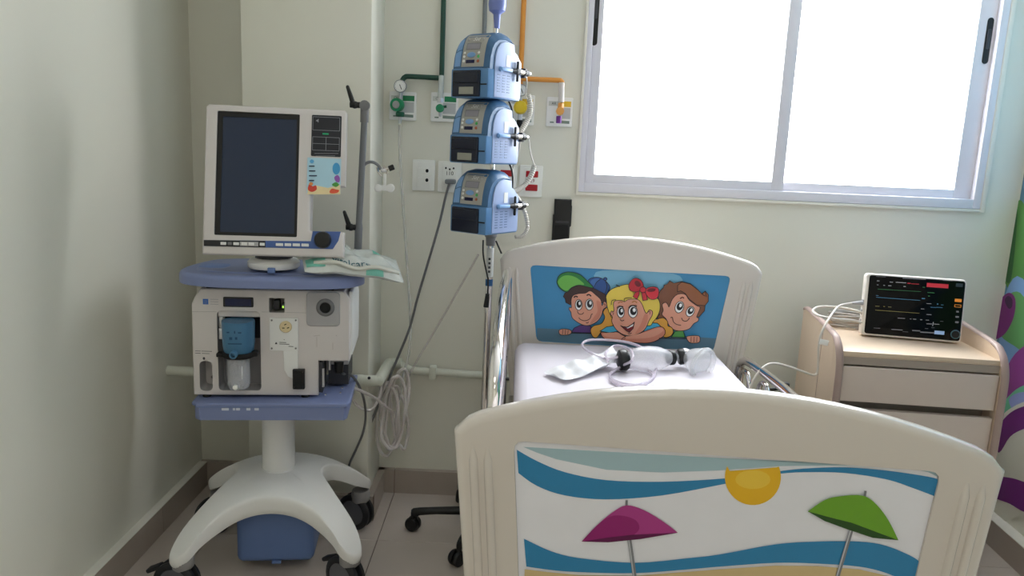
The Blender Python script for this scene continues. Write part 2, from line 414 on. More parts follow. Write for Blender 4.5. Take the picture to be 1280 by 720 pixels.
# ------------------------------------------------------------------ flat prints
def picture(mb, to3, n, layers, line=None, lw=.8, step=.0002, start=.0003):
    """printed picture: coloured areas laid over each other; points are photograph positions mapped onto the panel by to3"""
    k = start
    for lay in layers:
        m, pts = lay[0], lay[1]
        mode = lay[2] if len(lay) > 2 else 'a'
        if mode in ('a', 'p'):
            P = [tuple(p) for p in (sm(pts, True, 4) if mode == 'a' else [Vector(p) for p in pts])]
            k += step
            mb.flat([to3(x, y) + n * k for x, y in P], m)
            if line and (len(lay) < 4 or lay[3]):
                k += step; Q = ccw(P); A = inset(Q, -lw * .5); B = inset(Q, lw * .5); L_ = len(Q)
                for i in range(L_):
                    j = (i + 1) % L_
                    mb.flat([to3(*A[i]) + n * k, to3(*A[j]) + n * k, to3(*B[j]) + n * k, to3(*B[i]) + n * k], line)
        else:                                        # 's': a drawn stroke of width lay[3]
            P = sm(pts, False, 4); k += step; wd = lay[3] / 2
            for a, c in zip(P, P[1:]):
                d = (c - a); d.normalize(); q = Vector((-d.y, d.x)) * wd
                mb.flat([to3(*(a + q)) + n * k, to3(*(c + q)) + n * k, to3(*(c - q)) + n * k, to3(*(a - q)) + n * k], m)
    return mb

# ------------------------------------------------------------------ the bed
BED = thing('hospital_bed', 'cream plastic children\'s hospital bed with printed headboard and footboard', 'bed', (.39, 1.3, 0), R(-1))
e1 = Vector((math.cos(R(4.5)), -math.sin(R(4.5)), 0))
FOOT = Fr((.39, 1.3, 0), e1); HEAD = Fr((.415, 2.702, 0), e1)
def board(name, fr, hw, zc, top, kk, tp, panel, groove, thick=.05):
    """arched board: half width hw at height zc, arch top, sides tapering by tp per metre"""
    out = []; n = 18; xa = hw - .045
    for i in range(n + 1):
        x = xa - 2 * xa * i / n; out.append((x, top - kk * x * x))
    za = top - kk * xa * xa
    def corner(sg): return [(sg * (hw - .022), za - .012), (sg * (hw - .006), za - .03), (sg * hw, zc - .012)]
    low = [(sg * (hw - tp * (zc - z)), z) for sg, z in ((-1, .55), (-1, .36), (1, .36), (1, .55))]
    out = out + corner(-1) + low + list(reversed(corner(1)))
    (pw1, pz1), (pw0, pz0) = panel
    def pan(d, r=.02):
        a = [(-pw0 - d, pz0 - d), (pw0 + d, pz0 - d), (pw1 + d, pz1 + d), (-pw1 - d, pz1 + d)]; o = []
        for i in range(4):
            p, q, s_ = Vector(a[i - 1]), Vector(a[i]), Vector(a[(i + 1) % 4])
            u, v = q + (p - q).normalized() * r, q + (s_ - q).normalized() * r
            for t in (0, .33, .67, 1): o.append(tuple((1 - t) ** 2 * u + 2 * t * (1 - t) * q + t * t * v))
        return o
    mb = MB().slab(out, fr, -thick * .5, 0, CREAM, r=.016, seg=4, holes=[pan(.0)])
    mb.slab(out, Fr(fr.p(0, 0, -thick * .5), -fr.u, fr.v), 0, thick * .5, CREAM, r=.016, seg=4) if False else None
    o2 = [(-a, b_) for a, b_ in out]
    mb.slab(o2, Fr(fr.p(0, 0, -thick * .5), -fr.u, fr.v), -.0005, thick * .5, CREAM, r=.016, seg=4)
    bo = mb.build(name, BED, smooth=50)
    for sg in (-1, 1):                                # raised vertical ribs beside the picture
        for q in groove:
            g = MB()
            xt = sg * (q); xb = sg * (q - tp * .3 * 1.2)
            pts = [fr.p(xt + (xb - xt) * t, (zc - .02) - t * .42, -.0058 + .004 * math.sin(PI * min(1, t * 6) / 2)) for t in [k / 10 for k in range(11)]]
            g.tube(pts, lambda t: .0085 * min(1, .3 + t * 8), CREAM, seg=10)
            g.build('rib', bo)
    return bo, pan
K_ = ink((24, 22, 26))
fb, fpan = board('footboard', FOOT, .488, .922, 1.021, .39, .09, ((.376, .903), (.345, .5)), (.452, .425))
hb, hpan = board('headboard', HEAD, .465, 1.04, 1.134, .37, .11, ((.355, 1.016), (.318, .735)), (.43, .405))
def on_foot(x, y): return WP(x, y, FOOT.p(0, 0, -.005), FOOT.n)
def on_head(x, y): return WP(x, y, HEAD.p(0, 0, -.005), HEAD.n)
fp = MB().slab(fpan(-.0002), FOOT, -.012, -.005, ink((238, 238, 246)))
bl, br = proj(FOOT.p(-.343, .502, -.005)), proj(FOOT.p(.343, .502, -.005))
SAND, WAVE = ink((214, 190, 140)), ink((48, 134, 184))
sandtop = [(656, 711), (689, 715), (723, 718), (793, 719), (862, 714), (900, 711), (969, 706.5), (1021, 707), (1073, 711), (1108, 719), (1150, 736)]
sun = [(941 + 35 * math.cos(t), 596 + 35 * math.sin(t)) for t in [R(a) for a in range(-22, 205, 9)]] + [(912, 588.5), (970, 584)]
picture(fp, on_foot, FOOT.n, [
    (ink((168, 196, 206)), [(654, 558.5), (672, 566), (696, 574), (758, 587), (828, 590.5), (897, 588), (975, 582.5), (1056, 581.5), (1125, 582.5), (1160, 590), (1174, 597), (1176, 588), (910, 573)], 'p'),
    (WAVE, sm([(646, 562), (671, 576), (706, 590), (758, 600), (828, 602), (904, 598), (925, 594)], False, 4) + sm([(925, 601), (904, 605), (828, 619), (758, 624), (706, 619), (671, 607), (648, 591)], False, 4), 'p'),
    (WAVE, sm([(972, 589), (1004, 585.5), (1056, 584), (1108, 588), (1160, 595.6), (1175, 600)], False, 4) + sm([(1170.5, 621), (1143, 610.5), (1108, 599), (1056, 591), (1004, 590), (972, 592)], False, 4), 'p'),
    (ink((238, 186, 36)), sun, 'p'), (ink((244, 204, 70)), [(941 + 22 * math.cos(t), 599 + 12 * math.sin(t)) for t in [R(a) for a in range(0, 360, 20)]], 'p'),
    (WAVE, sm([(655, 673), (689, 688.6), (723.5, 697), (793, 703), (862, 697), (900, 692.5), (969, 680), (1021, 676.5), (1073.5, 676.5), (1108, 682), (1143, 697), (1151, 706)], False, 4) + sm([(1148, 733), (1108, 716), (1073, 707.7), (1021, 704), (969, 703), (900, 707.7), (862, 711), (793, 716), (723, 714.6), (689, 712), (658, 707.7)], False, 4), 'p'),
    (SAND, sandtop + [br, bl], 'p'),
    (ink((130, 132, 138)), [(785.5, 666), (789, 690), (794.5, 730)], 's', 5), (ink((196, 198, 204)), [(784.6, 666), (788, 690), (793.4, 730)], 's', 1.6), (ink((120, 122, 128)), [(783.2, 624.5), (783, 633)], 's', 3),
    (ink((176, 60, 138)), sm([(727, 676), (745, 657), (765, 640), (783, 631), (805, 637), (830, 652), (847, 665)], False, 4) + [(820, 668), (790, 670), (760, 674)], 'p'),
    (ink((150, 30, 112)), sm([(727, 676), (745, 657), (762, 645), (780, 644), (795, 650), (799, 660), (792, 668)], False, 4) + [(760, 673)], 'p'),
    (ink((98, 14, 76)), [(727, 676), (760, 671), (790, 667.5), (847, 665), (800, 673), (760, 677)], 'p'),
    (ink((130, 132, 138)), [(1065.5, 655), (1058, 680), (1042, 734)], 's', 5), (ink((196, 198, 204)), [(1064.6, 655), (1057, 680), (1041, 734)], 's', 1.6), (ink((120, 122, 128)), [(1081, 612.5), (1080, 620)], 's', 3),
    (ink((112, 168, 44)), sm([(1009, 638), (1030, 624), (1050, 619), (1078, 618.5), (1095, 630), (1110, 650), (1122, 674)], False, 4) + [(1090, 668), (1063, 655), (1035, 648)], 'p'),
    (ink((40, 80, 30)), [(1009, 638), (1035, 645), (1063, 652), (1122, 674), (1090, 671), (1060, 661), (1030, 650)], 'p'),
]).build('picture_panel', fb, smooth=0, flip=False)['label'] = 'printed beach picture with sun and two parasols'

A = lambda pts: [(690 + x / 7.2, 330 + y / 7.2) for x, y in pts]
B = lambda pts: [(750 + x / 7.578, 335 + y / 7.578) for x, y in pts]
D = lambda pts: [(815 + x / 7.58, 335 + y / 7.58) for x, y in pts]
SK, SK2 = ink((226, 158, 132)), ink((214, 136, 112))
WH, BK = ink((250, 250, 250)), ink((16, 16, 20))
YEL, YEL2 = ink((236, 208, 84)), ink((222, 160, 60))
bl, br = proj(HEAD.p(-.317, .737, -.005)), proj(HEAD.p(.317, .737, -.005))
def eyes(T, data):
    o = []
    for (cx, cy, rx, ry, rot) in data:
        o += [(WH, T(ell(cx, cy, rx, ry, 16, rot)), 'p', True), (BK, T(ell(cx + rx * .1, cy - ry * .14, rx * .74, ry * .7, 16, rot)), 'p', False), (WH, T(ell(cx + rx * .28, cy - ry * .3, rx * .34, ry * .34, 12, rot)), 'p', False)]
    return o
def st(T, pts, wd=.8, m=BK): return (m, T(pts), 's', wd)
hp = MB().slab(hpan(-.0002), HEAD, -.012, -.005, ink((66, 146, 196)))
lay = [
    (ink((120, 182, 214)), [(745, 340), (800, 338), (850, 345), (840, 365), (760, 362)], 'a', False),
    (ink((92, 128, 150)), [(671.5, 410), (780, 416), (899, 423), br, bl], 'p', False),
    # first child, cap on sideways
    (ink((92, 62, 132)), A([(175, 614), (200, 575), (250, 552), (300, 545), (350, 560), (370, 620)]), 'p', True),
    (ink((40, 84, 150)), A([(325, 150), (360, 125), (420, 120), (480, 150), (522, 205), (505, 250), (480, 280), (420, 245), (350, 200)])),
    (ink((60, 112, 180)), A([(345, 160), (375, 135), (430, 132), (400, 165), (385, 205), (360, 195)]), 'a', False),
    (ink((40, 84, 150)), A(ell(480, 134, 16, 14, 10)), 'p', True), st(A, [(480, 145), (495, 200), (478, 262)]), st(A, [(440, 132), (400, 165), (380, 205)]),
    (ink((66, 40, 38)), A([(140, 250), (180, 212), (240, 190), (330, 198), (400, 230), (480, 272), (492, 330), (460, 352), (300, 300), (190, 285), (172, 320), (166, 368), (125, 345), (118, 310), (102, 292), (116, 260)]), 'p', True),
    (SK, A([(188, 284), (240, 265), (300, 260), (345, 240), (395, 278), (438, 320), (450, 372), (468, 336), (490, 350), (490, 385), (462, 408), (446, 460), (410, 512), (350, 546), (290, 550), (230, 522), (182, 482), (170, 432), (154, 408), (158, 388), (175, 390), (172, 330)])),
    (SK2, A([(400, 330), (440, 350), (440, 440), (400, 505), (340, 540), (380, 470), (410, 420)]), 'a', False),
    (ink((38, 128, 62)), A([(44, 150), (70, 98), (130, 72), (200, 76), (260, 100), (312, 146), (372, 212), (300, 200), (240, 190), (180, 208), (138, 250), (90, 232), (55, 195)])),
    (ink((110, 188, 80)), A([(54, 152), (90, 112), (140, 100), (200, 112), (250, 142), (290, 184), (230, 186), (172, 210), (134, 238), (90, 220), (62, 186)]), 'a', False),
    st(A, [(196, 300), (212, 288), (232, 296)], 1.6), st(A, [(312, 282), (332, 272), (352, 288)], 1.6),
    st(A, [(228, 420), (240, 445), (268, 450), (286, 434)]), st(A, [(240, 480), (262, 500), (300, 508), (340, 490), (354, 452), (366, 448)]), st(A, [(305, 526), (318, 528), (330, 520)]), st(A, [(462, 360), (478, 358), (476, 378)], .6),
] + eyes(A, [(240, 365, 31, 48, 0), (336, 362, 34, 50, 0)]) + [
    (SK, A([(62, 605), (75, 584), (120, 580), (165, 590), (176, 612), (150, 632), (80, 634)])), st(A, [(98, 588), (94, 630)], .6), st(A, [(122, 586), (118, 630)], .6), st(A, [(146, 590), (142, 628)], .6), st(A, [(170, 617), (372, 622)], 1),
    # third child
    (ink((80, 160, 76)), D([(180, 650), (215, 595), (290, 585), (312, 652)]), 'p', True),
    (ink((128, 78, 52)), D([(60, 250), (72, 215), (108, 180), (112, 160), (140, 150), (165, 118), (205, 140), (280, 124), (360, 145), (430, 200), (468, 240), (500, 214), (530, 250), (530, 310), (500, 350), (494, 400), (440, 460), (250, 420), (100, 480), (48, 470), (40, 400)]), 'p', True),
    (SK, D([(104, 330), (130, 322), (148, 345), (160, 362), (190, 290), (240, 245), (310, 245), (350, 300), (420, 352), (452, 372), (420, 455), (438, 470), (430, 500), (392, 522), (350, 570), (280, 590), (210, 582), (160, 540), (132, 480), (92, 436), (104, 396), (94, 350)])),
    (ink((150, 92, 58)), D([(238, 222), (270, 212), (312, 236), (350, 290), (420, 345), (498, 352), (530, 310), (528, 246), (500, 216), (470, 242), (430, 202), (360, 148), (280, 128), (240, 160)]), 'p', True),
    st(D, [(470, 242), (500, 262)]), st(D, [(500, 216), (512, 270)]), st(D, [(262, 286), (284, 272), (300, 282)], 1.6, ink((110, 60, 40))),
    st(D, [(276, 466), (290, 492), (325, 496), (352, 468)]), st(D, [(172, 466), (190, 462), (198, 500), (230, 528), (272, 536)]),
] + eyes(D, [(256, 365, 40, 56, .35), (358, 406, 36, 50, .5)]) + [
    # second child, fair hair and a red bow
    (YEL2, B([(560, 430), (530, 478), (560, 470), (600, 466), (636, 500), (640, 540), (676, 556), (690, 600), (660, 640), (600, 646), (560, 580), (480, 560), (500, 480)])),
    (YEL2, B([(70, 370), (28, 410), (44, 460), (10, 520), (-60, 540), (-90, 580), (-70, 640), (-30, 650), (20, 590), (110, 560), (120, 470)])),
    (ink((60, 170, 206)), B([(0, 590), (60, 550), (130, 540), (180, 590), (90, 604)]), 'p', True), (ink((60, 170, 206)), B([(410, 590), (450, 510), (540, 515), (575, 548), (500, 590)]), 'p', True),
    (YEL, B([(60, 300), (58, 255), (100, 200), (180, 165), (270, 148), (350, 180), (480, 255), (550, 290), (565, 370), (545, 440), (500, 500), (440, 540), (140, 470), (100, 440), (70, 370)])),
    (SK, B([(130, 312), (200, 300), (230, 312), (270, 290), (350, 290), (392, 330), (420, 400), (440, 420), (462, 390), (492, 402), (490, 440), (462, 490), (430, 560), (380, 604), (300, 632), (220, 622), (150, 572), (110, 500), (116, 456), (98, 430), (106, 400), (130, 400)])),
    (SK2, B([(420, 430), (450, 440), (440, 510), (400, 580), (330, 615), (380, 530)]), 'a', False),
    (SK2, B([(8, 600), (90, 606), (160, 596), (230, 634), (300, 640), (420, 590), (560, 545), (612, 582), (592, 640), (480, 696), (340, 698), (220, 682), (100, 686), (30, 650)])),
    (SK, B([(30, 610), (160, 604), (230, 640), (420, 600), (560, 556), (590, 590), (470, 650), (220, 660), (60, 640)]), 'a', False),
    st(B, [(240, 640), (205, 660), (215, 684)]), st(B, [(240, 655), (218, 668)], .6),
    st(B, [(168, 326), (190, 312), (212, 318)], 1.4, ink((190, 120, 60))), st(B, [(300, 318), (325, 306), (348, 322)], 1.4, ink((190, 120, 60))),
    st(B, [(188, 478), (205, 492), (226, 484)]), (ink((120, 26, 30)), B([(202, 545), (260, 548), (322, 508), (312, 560), (275, 602), (245, 582)]), 'p', True), (WH, B([(222, 548), (262, 550), (314, 520), (308, 540), (262, 562)]), 'p', False), st(B, [(190, 535), (225, 548), (262, 550), (326, 500)]), st(B, [(262, 612), (282, 612), (296, 604)]),
    st(B, [(446, 410), (470, 402), (468, 430)], .6), st(B, [(112, 412), (126, 418), (118, 438)], .6),
    st(B, [(105, 340), (112, 300), (150, 292)]), st(B, [(228, 312), (232, 280), (300, 272)]), st(B, [(150, 152), (185, 168)], 1.2),
    st(B, [(158, 372), (178, 352), (218, 358)], 1.2), st(B, [(268, 372), (292, 346), (346, 352)], 1.2),
] + eyes(B, [(194, 408, 34, 52, 0), (308, 404, 42, 56, 0)]) + [
    (ink((206, 30, 48)), B([(330, 222), (372, 196), (366, 240), (348, 286), (310, 262)]), 'p', True), (ink((206, 30, 48)), B([(388, 215), (432, 220), (444, 290), (402, 298)]), 'p', True),
    (ink((196, 28, 44)), B([(276, 192), (268, 150), (300, 102), (340, 86), (386, 110), (408, 160), (392, 192), (340, 216), (292, 206)])), (ink((216, 40, 56)), B([(424, 196), (480, 168), (540, 178), (552, 228), (532, 276), (480, 286), (440, 252)])),
    (ink((110, 12, 26)), B(ell(352, 140, 34, 24, 12, .8)), 'p', False), (ink((110, 12, 26)), B(ell(480, 198, 42, 18, 12, -.1)), 'p', False), (ink((206, 30, 48)), B(ell(402, 196, 30, 28, 12)), 'p', True),
    (SK, D([(318, 642), (350, 628), (430, 628), (446, 655), (432, 692), (350, 692)])), st(D, [(362, 636), (360, 688)], .6), st(D, [(390, 636), (388, 690)], .6), st(D, [(416, 638), (414, 688)], .6),
    st(D, [(60, 650), (320, 654)], 1),
]
picture(hp, on_head, HEAD.n, lay, line=BK, lw=.75).build('picture_panel', hb, smooth=0, flip=False)['label'] = 'printed picture of three cartoon children leaning on a ledge'

# bed frame under the mattress, rails, castors
f = MB()
for x in (.03, .75): f.box((x, 2.0, .52), (.05, 1.34, .05), STEEL, r=.004)
for y in (1.42, 2.0, 2.58): f.box((.39, y, .5), (.74, .04, .04), STEEL, r=.003)
f.box((.39, 2.0, .575), (.70, 1.28, .06), mat('bed_deck', (150, 150, 152), .5), r=.006)
f.build('bed_frame', BED)
for x, y in ((-.02, 1.36), (.79, 1.31), (.03, 2.71), (.8, 2.66)):
    lg = MB().box((x, y + .02, .27), (.045, .045, .36), STEEL, r=.004).build('leg', BED)
    MB().cyl((x, y + .02, .09), (x, y + .02, .12), .02, STEEL).box((x, y + .02, .085), (.012, .06, .05), DARKG, r=.004).build('castor_fork', lg)
    MB().lathe([(0, -.014), (.04, -.014), (.045, -.009), (.045, .009), (.04, .014), (0, .014)], (x, y + .03, .045), (1, 0, 0), DARKG, 18).build('castor_wheel', lg)
def rail(X, dz, name):
    r0 = MB(); prof = [(2.615, .46), (2.615, .64), (2.6, .7), (2.56, .738), (2.46, .757), (2.1, .776), (1.85, .77), (1.65, .742), (1.56, .7), (1.52, .63), (1.515, .46)]
    dx = lambda y: X + (y - 2.0) * .012
    r0.tube([(dx(y), y, z + dz) for y, z in prof], .0145, CHROME, seg=12, n=5)
    r0.tube([(dx(y), y, .46 + dz) for y in (2.615, 2.3, 1.9, 1.515)], .0125, CHROME, seg=10)
    ro = r0.build(name, BED)
    for k in range(5):
        y1 = 2.57 - k * .2; y0 = y1 - .1; zt = (.715, .735, .742, .736, .715)[k] + dz
        MB().tube([(dx(y1), y1, .46 + dz)] + [(dx(y1 - .05), y1 - .05 + .05 * math.cos(t), zt - .05 + .05 * math.sin(t)) for t in [PI * k_ / 12 for k_ in range(13)]] + [(dx(y0), y0, .46 + dz)], .0085, CHROME, seg=10).build('rail_hoop', ro)
    for y in (2.45, 1.7):
        b0 = MB(); b0.box((dx(y) + (.03 if X < .3 else -.03), y, .48), (.05, .03, .06), STEEL, r=.003).cyl((dx(y), y, .3), (dx(y), y, .48 + max(dz, 0)), .012, STEEL)
        b0.build('rail_bracket', ro)
    return ro
rl = rail(-.022, .27, 'side_rail'); rr = rail(.80, 0, 'side_rail')
MB().lathe([(0, 0), (.008, 0), (.011, .004), (.011, .014), (.007, .018), (0, .018)], W(982, 485, 2.3), (0, 0, 1), BLACK).cyl(W(982, 485, 2.3), Vector((.8, 2.3, .72)), .005, BLACK).build('rail_knob', rr)
MB().cyl((-.012, 2.3, .72), (.004, 2.3, .72), .005, BLACK).build('rail_pin', rl)

# mattress in a white sheet
def mattress():
    x0, x1, y0, y1, z0, z1 = .02, .735, 1.385, 2.665, .607, .752
    mb = MB(); rr_ = .035; rings = []
    for j in range(7):
        t = R(15 * j); ins = rr_ - rr_ * math.sin(t); rings.append((ins, z0 + .02 if j == 0 else z1 - rr_ + rr_ * (1 - math.cos(t)) if False else z1 - rr_ + rr_ * math.sin(t) * 0 + rr_ * (1 - math.cos(R(90 - 15 * j))) * 0))
    o = rect(x0, y0, x1, y1, .045, 5)
    lev = [(0.012, z0), (0, z0 + .012), (0, z1 - rr_)] + [(rr_ * (1 - math.cos(R(a))), z1 - rr_ + rr_ * math.sin(R(a))) for a in (18, 36, 54, 72, 90)]
    rg = [[(px, py, z) for px, py in inset(o, d)] for d, z in lev]
    mb.loops(rg, SHEET, cap1=False)
    # gently rumpled top
    xi0, xi1, yi0, yi1 = x0 + rr_ - .002, x1 - rr_ + .002, y0 + rr_, y1 - rr_
    def top(u, v):
        e = min(u, 1 - u, v, 1 - v); k = min(1, e * 8)
        return Vector((xi0 + (xi1 - xi0) * u, yi0 + (yi1 - yi0) * v, z1 - .0005 + k * (.003 + .0022 * math.sin(v * 17 + u * 6) + .0016 * math.sin(u * 23 - v * 7))))
    mb.grid(top, 28, 40, SHEET)
    return mb.build('mattress', smooth=60, base=(.3775, 2.02, z0))
tag(mattress(), 'white sheeted mattress lying in the children\'s bed', 'mattress')

# ------------------------------------------------------------------ the ventilator
VEN = thing('ventilator', 'white and blue hospital ventilator with tall dark screen on a wheeled stand', 'ventilator', (-.755, 2.44, 0), R(7))
VM = MAT[VEN]; VI = VM.inverted()
def onfr(MI, fr, x, y):
    c = MI @ cam_p; d = MI.to_3x3() @ ray(x, y); t = (fr.o - c).dot(fr.n) / d.dot(fr.n); return fr.inv(c + d * t)
def vb(name, mb, parent=VEN, smooth=40): return mb.build(name, parent, world=False, smooth=smooth)
TL = R(11.8)
DF = Fr((.0225, -.20, 1.083), (1, 0, 0), (0, math.sin(TL), math.cos(TL)))      # face of the display
def d_(x, y): return onfr(VI, DF, x, y)
def dr(x0, y0, x1, y1, r=.002):
    a, c = d_(x0, y0), d_(x1, y1); return rect(min(a[0], c[0]), min(a[1], c[1]), max(a[0], c[0]), max(a[1], c[1]), r)
hx, hz = .204, .443
notch0, notch1 = d_(388, 289)[1], d_(388, 232)[1]; nx = d_(388, 260)[0]
outl = [(-hx, .0), (hx, .0), (hx, notch0), (nx + .004, notch0), (nx, notch0 + .004), (nx, notch1 - .004), (nx + .004, notch1), (hx, notch1), (hx, hz - .008), (hx - .008, hz), (-hx + .008, hz), (-hx, hz - .008)]
scr = [d_(272, 139), d_(375, 142), d_(371, 296), d_(267, 294)]; sx0 = sum(p[0] for p in (scr[0], scr[3])) / 2; sx1 = sum(p[0] for p in (scr[1], scr[2])) / 2; sz0 = (scr[2][1] + scr[3][1]) / 2; sz1 = (scr[0][1] + scr[1][1]) / 2
disp = vb('display_housing', MB().slab(outl, DF, -.02, .0, VENTW, r=.008, seg=3, holes=[rect(sx0, sz0, sx1, sz1, .004)]).slab([(-hx + .005, .002), (nx, .002), (nx, hz - .01), (-hx + .005, hz - .01)], DF, -.055, -.018, VENTW))
vb('screen_bezel', MB().slab(rect(sx0 - .001, sz0 - .001, sx1 + .001, sz1 + .001, .004), DF, -.017, -.006, BLACK, holes=[rect(sx0 + .015, sz0 + .01, sx1 - .009, sz1 - .015, .002)]), disp)
vb('screen', MB().slab(rect(sx0 + .0145, sz0 + .0095, sx1 - .0085, sz1 - .0145, .002), DF, -.016, -.008, SCREEN), disp)
lp = MB().slab(dr(390, 143.5, 426, 196.5, .003), DF, -.001, .0015, mat('label_black', (28, 30, 40), .35), r=.0006)
GREYL = ink((150, 152, 160)); GRN = glow((30, 150, 100), .35)
def lines(mb, fr, segs, w, m, h=.0019):
    for (a, c) in segs:
        a, c = Vector(a), Vector(c); d = (c - a).normalized(); q = Vector((-d.y, d.x)) * w / 2
        mb.flat([fr.p(p.x, p.y, h) for p in (a + q, c + q, c - q, a - q)][::-1], m)
    return mb
a0, a1 = d_(391.5, 146), d_(424.5, 164); b0_, b1_ = d_(391, 171), d_(424, 189)
seg = []
for p, q in ((a0, a1), (b0_, b1_)): seg += [((p[0], p[1]), (q[0], p[1])), ((q[0], p[1]), (q[0], q[1])), ((q[0], q[1]), (p[0], q[1])), ((p[0], q[1]), (p[0], p[1]))]
mz = (b0_[1] + b1_[1]) / 2; mx_ = (b0_[0] + b1_[0]) / 2
seg += [((b0_[0], mz), (b1_[0], mz)), ((mx_, b0_[1]), (mx_, b1_[1])), (d_(393, 192), d_(423, 192)), (d_(395, 195), d_(419, 195))]
lines(lp, DF, seg, .0011, GREYL); g0 = d_(407, 167.5); lp.slab(rect(g0[0] - .009, g0[1] - .0022, g0[0] + .009, g0[1] + .0022, .001), DF, .001, .0022, GRN)
p = d_(397, 151); lp.flat([DF.p(p[0] + x_, p[1] + z_, .002) for x_, z_ in ((-.004, -.002), (-.001, -.002), (.003, -.006), (.003, .006), (-.001, .002), (-.004, .002))], GREYL)
vb('label_panel', lp, disp, 0)
st_ = MB().slab(dr(384.5, 197, 425.5, 243, .001), DF, .0012, .0022, ink((178, 216, 234)))
ly = [(ink((238, 218, 170)), [(384.6, 243), (384.6, 234), (395, 232), (410, 235), (425.4, 231), (425.4, 243)], 'p'),
      (ink((72, 160, 214)), ell(420.5, 211, 4.8, 7.4), 'p'), (ink((150, 90, 180)), [(418, 222), (422, 219), (425, 223), (424, 228), (420, 227)]),
      (ink((212, 70, 56)), [(385, 236), (387, 230), (391, 233), (395, 232), (396, 237), (391, 240), (387, 239)]), (ink((226, 90, 60)), [(412, 240), (415, 236), (420, 237), (424, 238), (422, 241), (415, 242)]), (ink((80, 160, 70)), [(415, 231), (420, 228), (424, 231), (420, 234)]),
      (ink((90, 170, 220)), ell(390, 202, 2.6, 2.4), 'p'), (ink((234, 150, 80)), ell(389, 230, 2.4, 2), 'p')]
for yy, wd in ((208, 7), (214, 8), (220, 10), (226, 6.5)): ly.append((ink((40, 50, 80)), [(386.5, yy), (386.5 + wd, yy)], 's', 1.5))
picture(st_, lambda x, y: DF.p(*d_(x, y), .0022), DF.n, ly)
vb('sticker', st_, disp, 0)['label'] = 'light blue underwater sticker'
cs = MB().slab([d_(255, 300), d_(255, 307.5), d_(416, 311.5), d_(423, 301), d_(426, 289.5), d_(391, 289), d_(388.5, 301.5), d_(333, 301)], DF, -.002, .0012, BLUEP, r=.0005)
vb('control_strip', cs, disp)
cs2 = MB().slab([d_(255, 300), d_(255, 307.5), d_(332, 309.3), d_(332, 301.2)], DF, .0008, .002, mat('strip_black', (34, 34, 38), .4)); vb('black_strip', cs2, disp)
vb('grey_key_block', MB().slab(dr(300, 302, 323, 308, .001), DF, .0018, .003, LGREY, r=.0006), disp)
for x0, x1, m in ((276, 283, WHITE), (285, 290, MIDG), (292, 299, WHITE), (302, 309, WHITE), (311, 318, WHITE), (325, 331, WHITE), (345, 354, WHITE), (356, 364, WHITE), (366, 375, WHITE), (377, 386, WHITE)):
    dy = (x0 - 300) * .02; vb('key', MB().slab(dr(x0, 303 + dy, x1, 306.8 + dy, .0008), DF, .001, .0042, m, r=.0008), disp)
kc = d_(403.5, 300); k3 = DF.p(kc[0], kc[1], .001)
vb('rotary_knob', MB().lathe([(0, 0), (.0255, 0), (.0255, .004), (.0235, .014), (.021, .018), (0, .019)], k3, DF.n, BLACK, 28), disp)
vb('swivel_base', MB().lathe([(0, 0), (.074, 0), (.078, .005), (.078, .018), (.07, .026), (.06, .03), (0, .031)], (.005, -.10, 1.034), (0, 0, 1), WHITE, 32).cyl((.005, -.1, 1.05), (.005, -.1, 1.11), .06, DARKG, .045).box((.012, -.18, 1.036), (.022, .008, .016), BLUED, r=.002))
# blue carrying tray with a rounded lip
th_ = [(0, -.21), (.1, -.208), (.185, -.193), (.245, -.16), (.276, -.105), (.276, -.04), (.255, .05), (.22, .12), (.13, .155), (0, .162)]
tr = [tuple(p) for p in sm([Vector(p) for p in th_ + [(-x_, y_) for x_, y_ in reversed(th_[1:-1])]], True, 4)]
TF = Fr((0, 0, .985), (1, 0, 0), (0, 1, 0))
tray = vb('carrying_tray', MB().slab(tr, TF, 0, .036, BLUE, r=.016, seg=4).slab(inset(ccw(tr), .05), TF, .03, .04, BLUE, r=.006))
vb('handle_slot', MB().slab([(a * .9 - .185, b_ * 1.0 - .045) for a, b_ in rect(-.05, -.045, .05, .045, .03, 5)], TF, .034, .0405, BLUED, r=.003), tray)  # deeper blue patch paints the handle opening dark, no hole is cut
vb('top_gasket', MB().box((-.0, -.01, .975), (.38, .24, .026), BLACKM))  # black slab standing in for the shadow in the gap under the tray
# main body with a recess for the water jar
BF = Fr((0, -.14, 0))
def q(x, y, ly=-.14): return onfr(VI, Fr((0, ly, 0)), x, y)
def qr(x0, y0, x1, y1, r=.003): 
    a, c = q(x0, y0), q(x1, y1); return rect(min(a[0], c[0]), min(a[1], c[1]), max(a[0], c[0]), max(a[1], c[1]), r)
bo = [(-.235, .632), (.143, .632), (.144, .745), (.239, .745), (.239, .945), (.222, .969), (-.205, .969), (-.222, .945), (-.233, .92)]
rec = rect(-.159, .648, -.031, .901, .012, 3); pock = rect(-.215, .646, -.177, .742, .014, 4); sw = rect(-.004, .898, .042, .944, .003)
body = vb('body', MB().slab(bo, BF, -.07, 0, VENTW, r=.006, seg=3, holes=[rec, pock, sw], mh=LGREY).slab(inset(ccw(bo), .002), BF, -.27, -.0695, VENTW).slab([(.16, .632), (.225, .632), (.225, .76), (.16, .76)], BF, -.27, -.12, DARKG))
vb('side_cover', MB().slab([(-.12, .76), (.1, .76), (.115, .80), (.11, .93), (.07, .965), (-.12, .965)], Fr((.236, 0, 0), (0, 1, 0), (0, 0, 1)), 0, .012, WHITE, r=.008), body)
gp = MB().slab(qr(383, 364.5, 425, 408, .012), BF, -.002, .004, LGREY, r=.003); hc = q(407, 384)
gp.lathe([(.0, .0035), (.028, .0035), (.028, .006), (.024, .010), (.019, .011), (.0165, .009), (.016, .004), (0, .0042)], BF.p(hc[0], hc[1]), BF.n, MIDG, 26); vb('port_plate', gp, body)
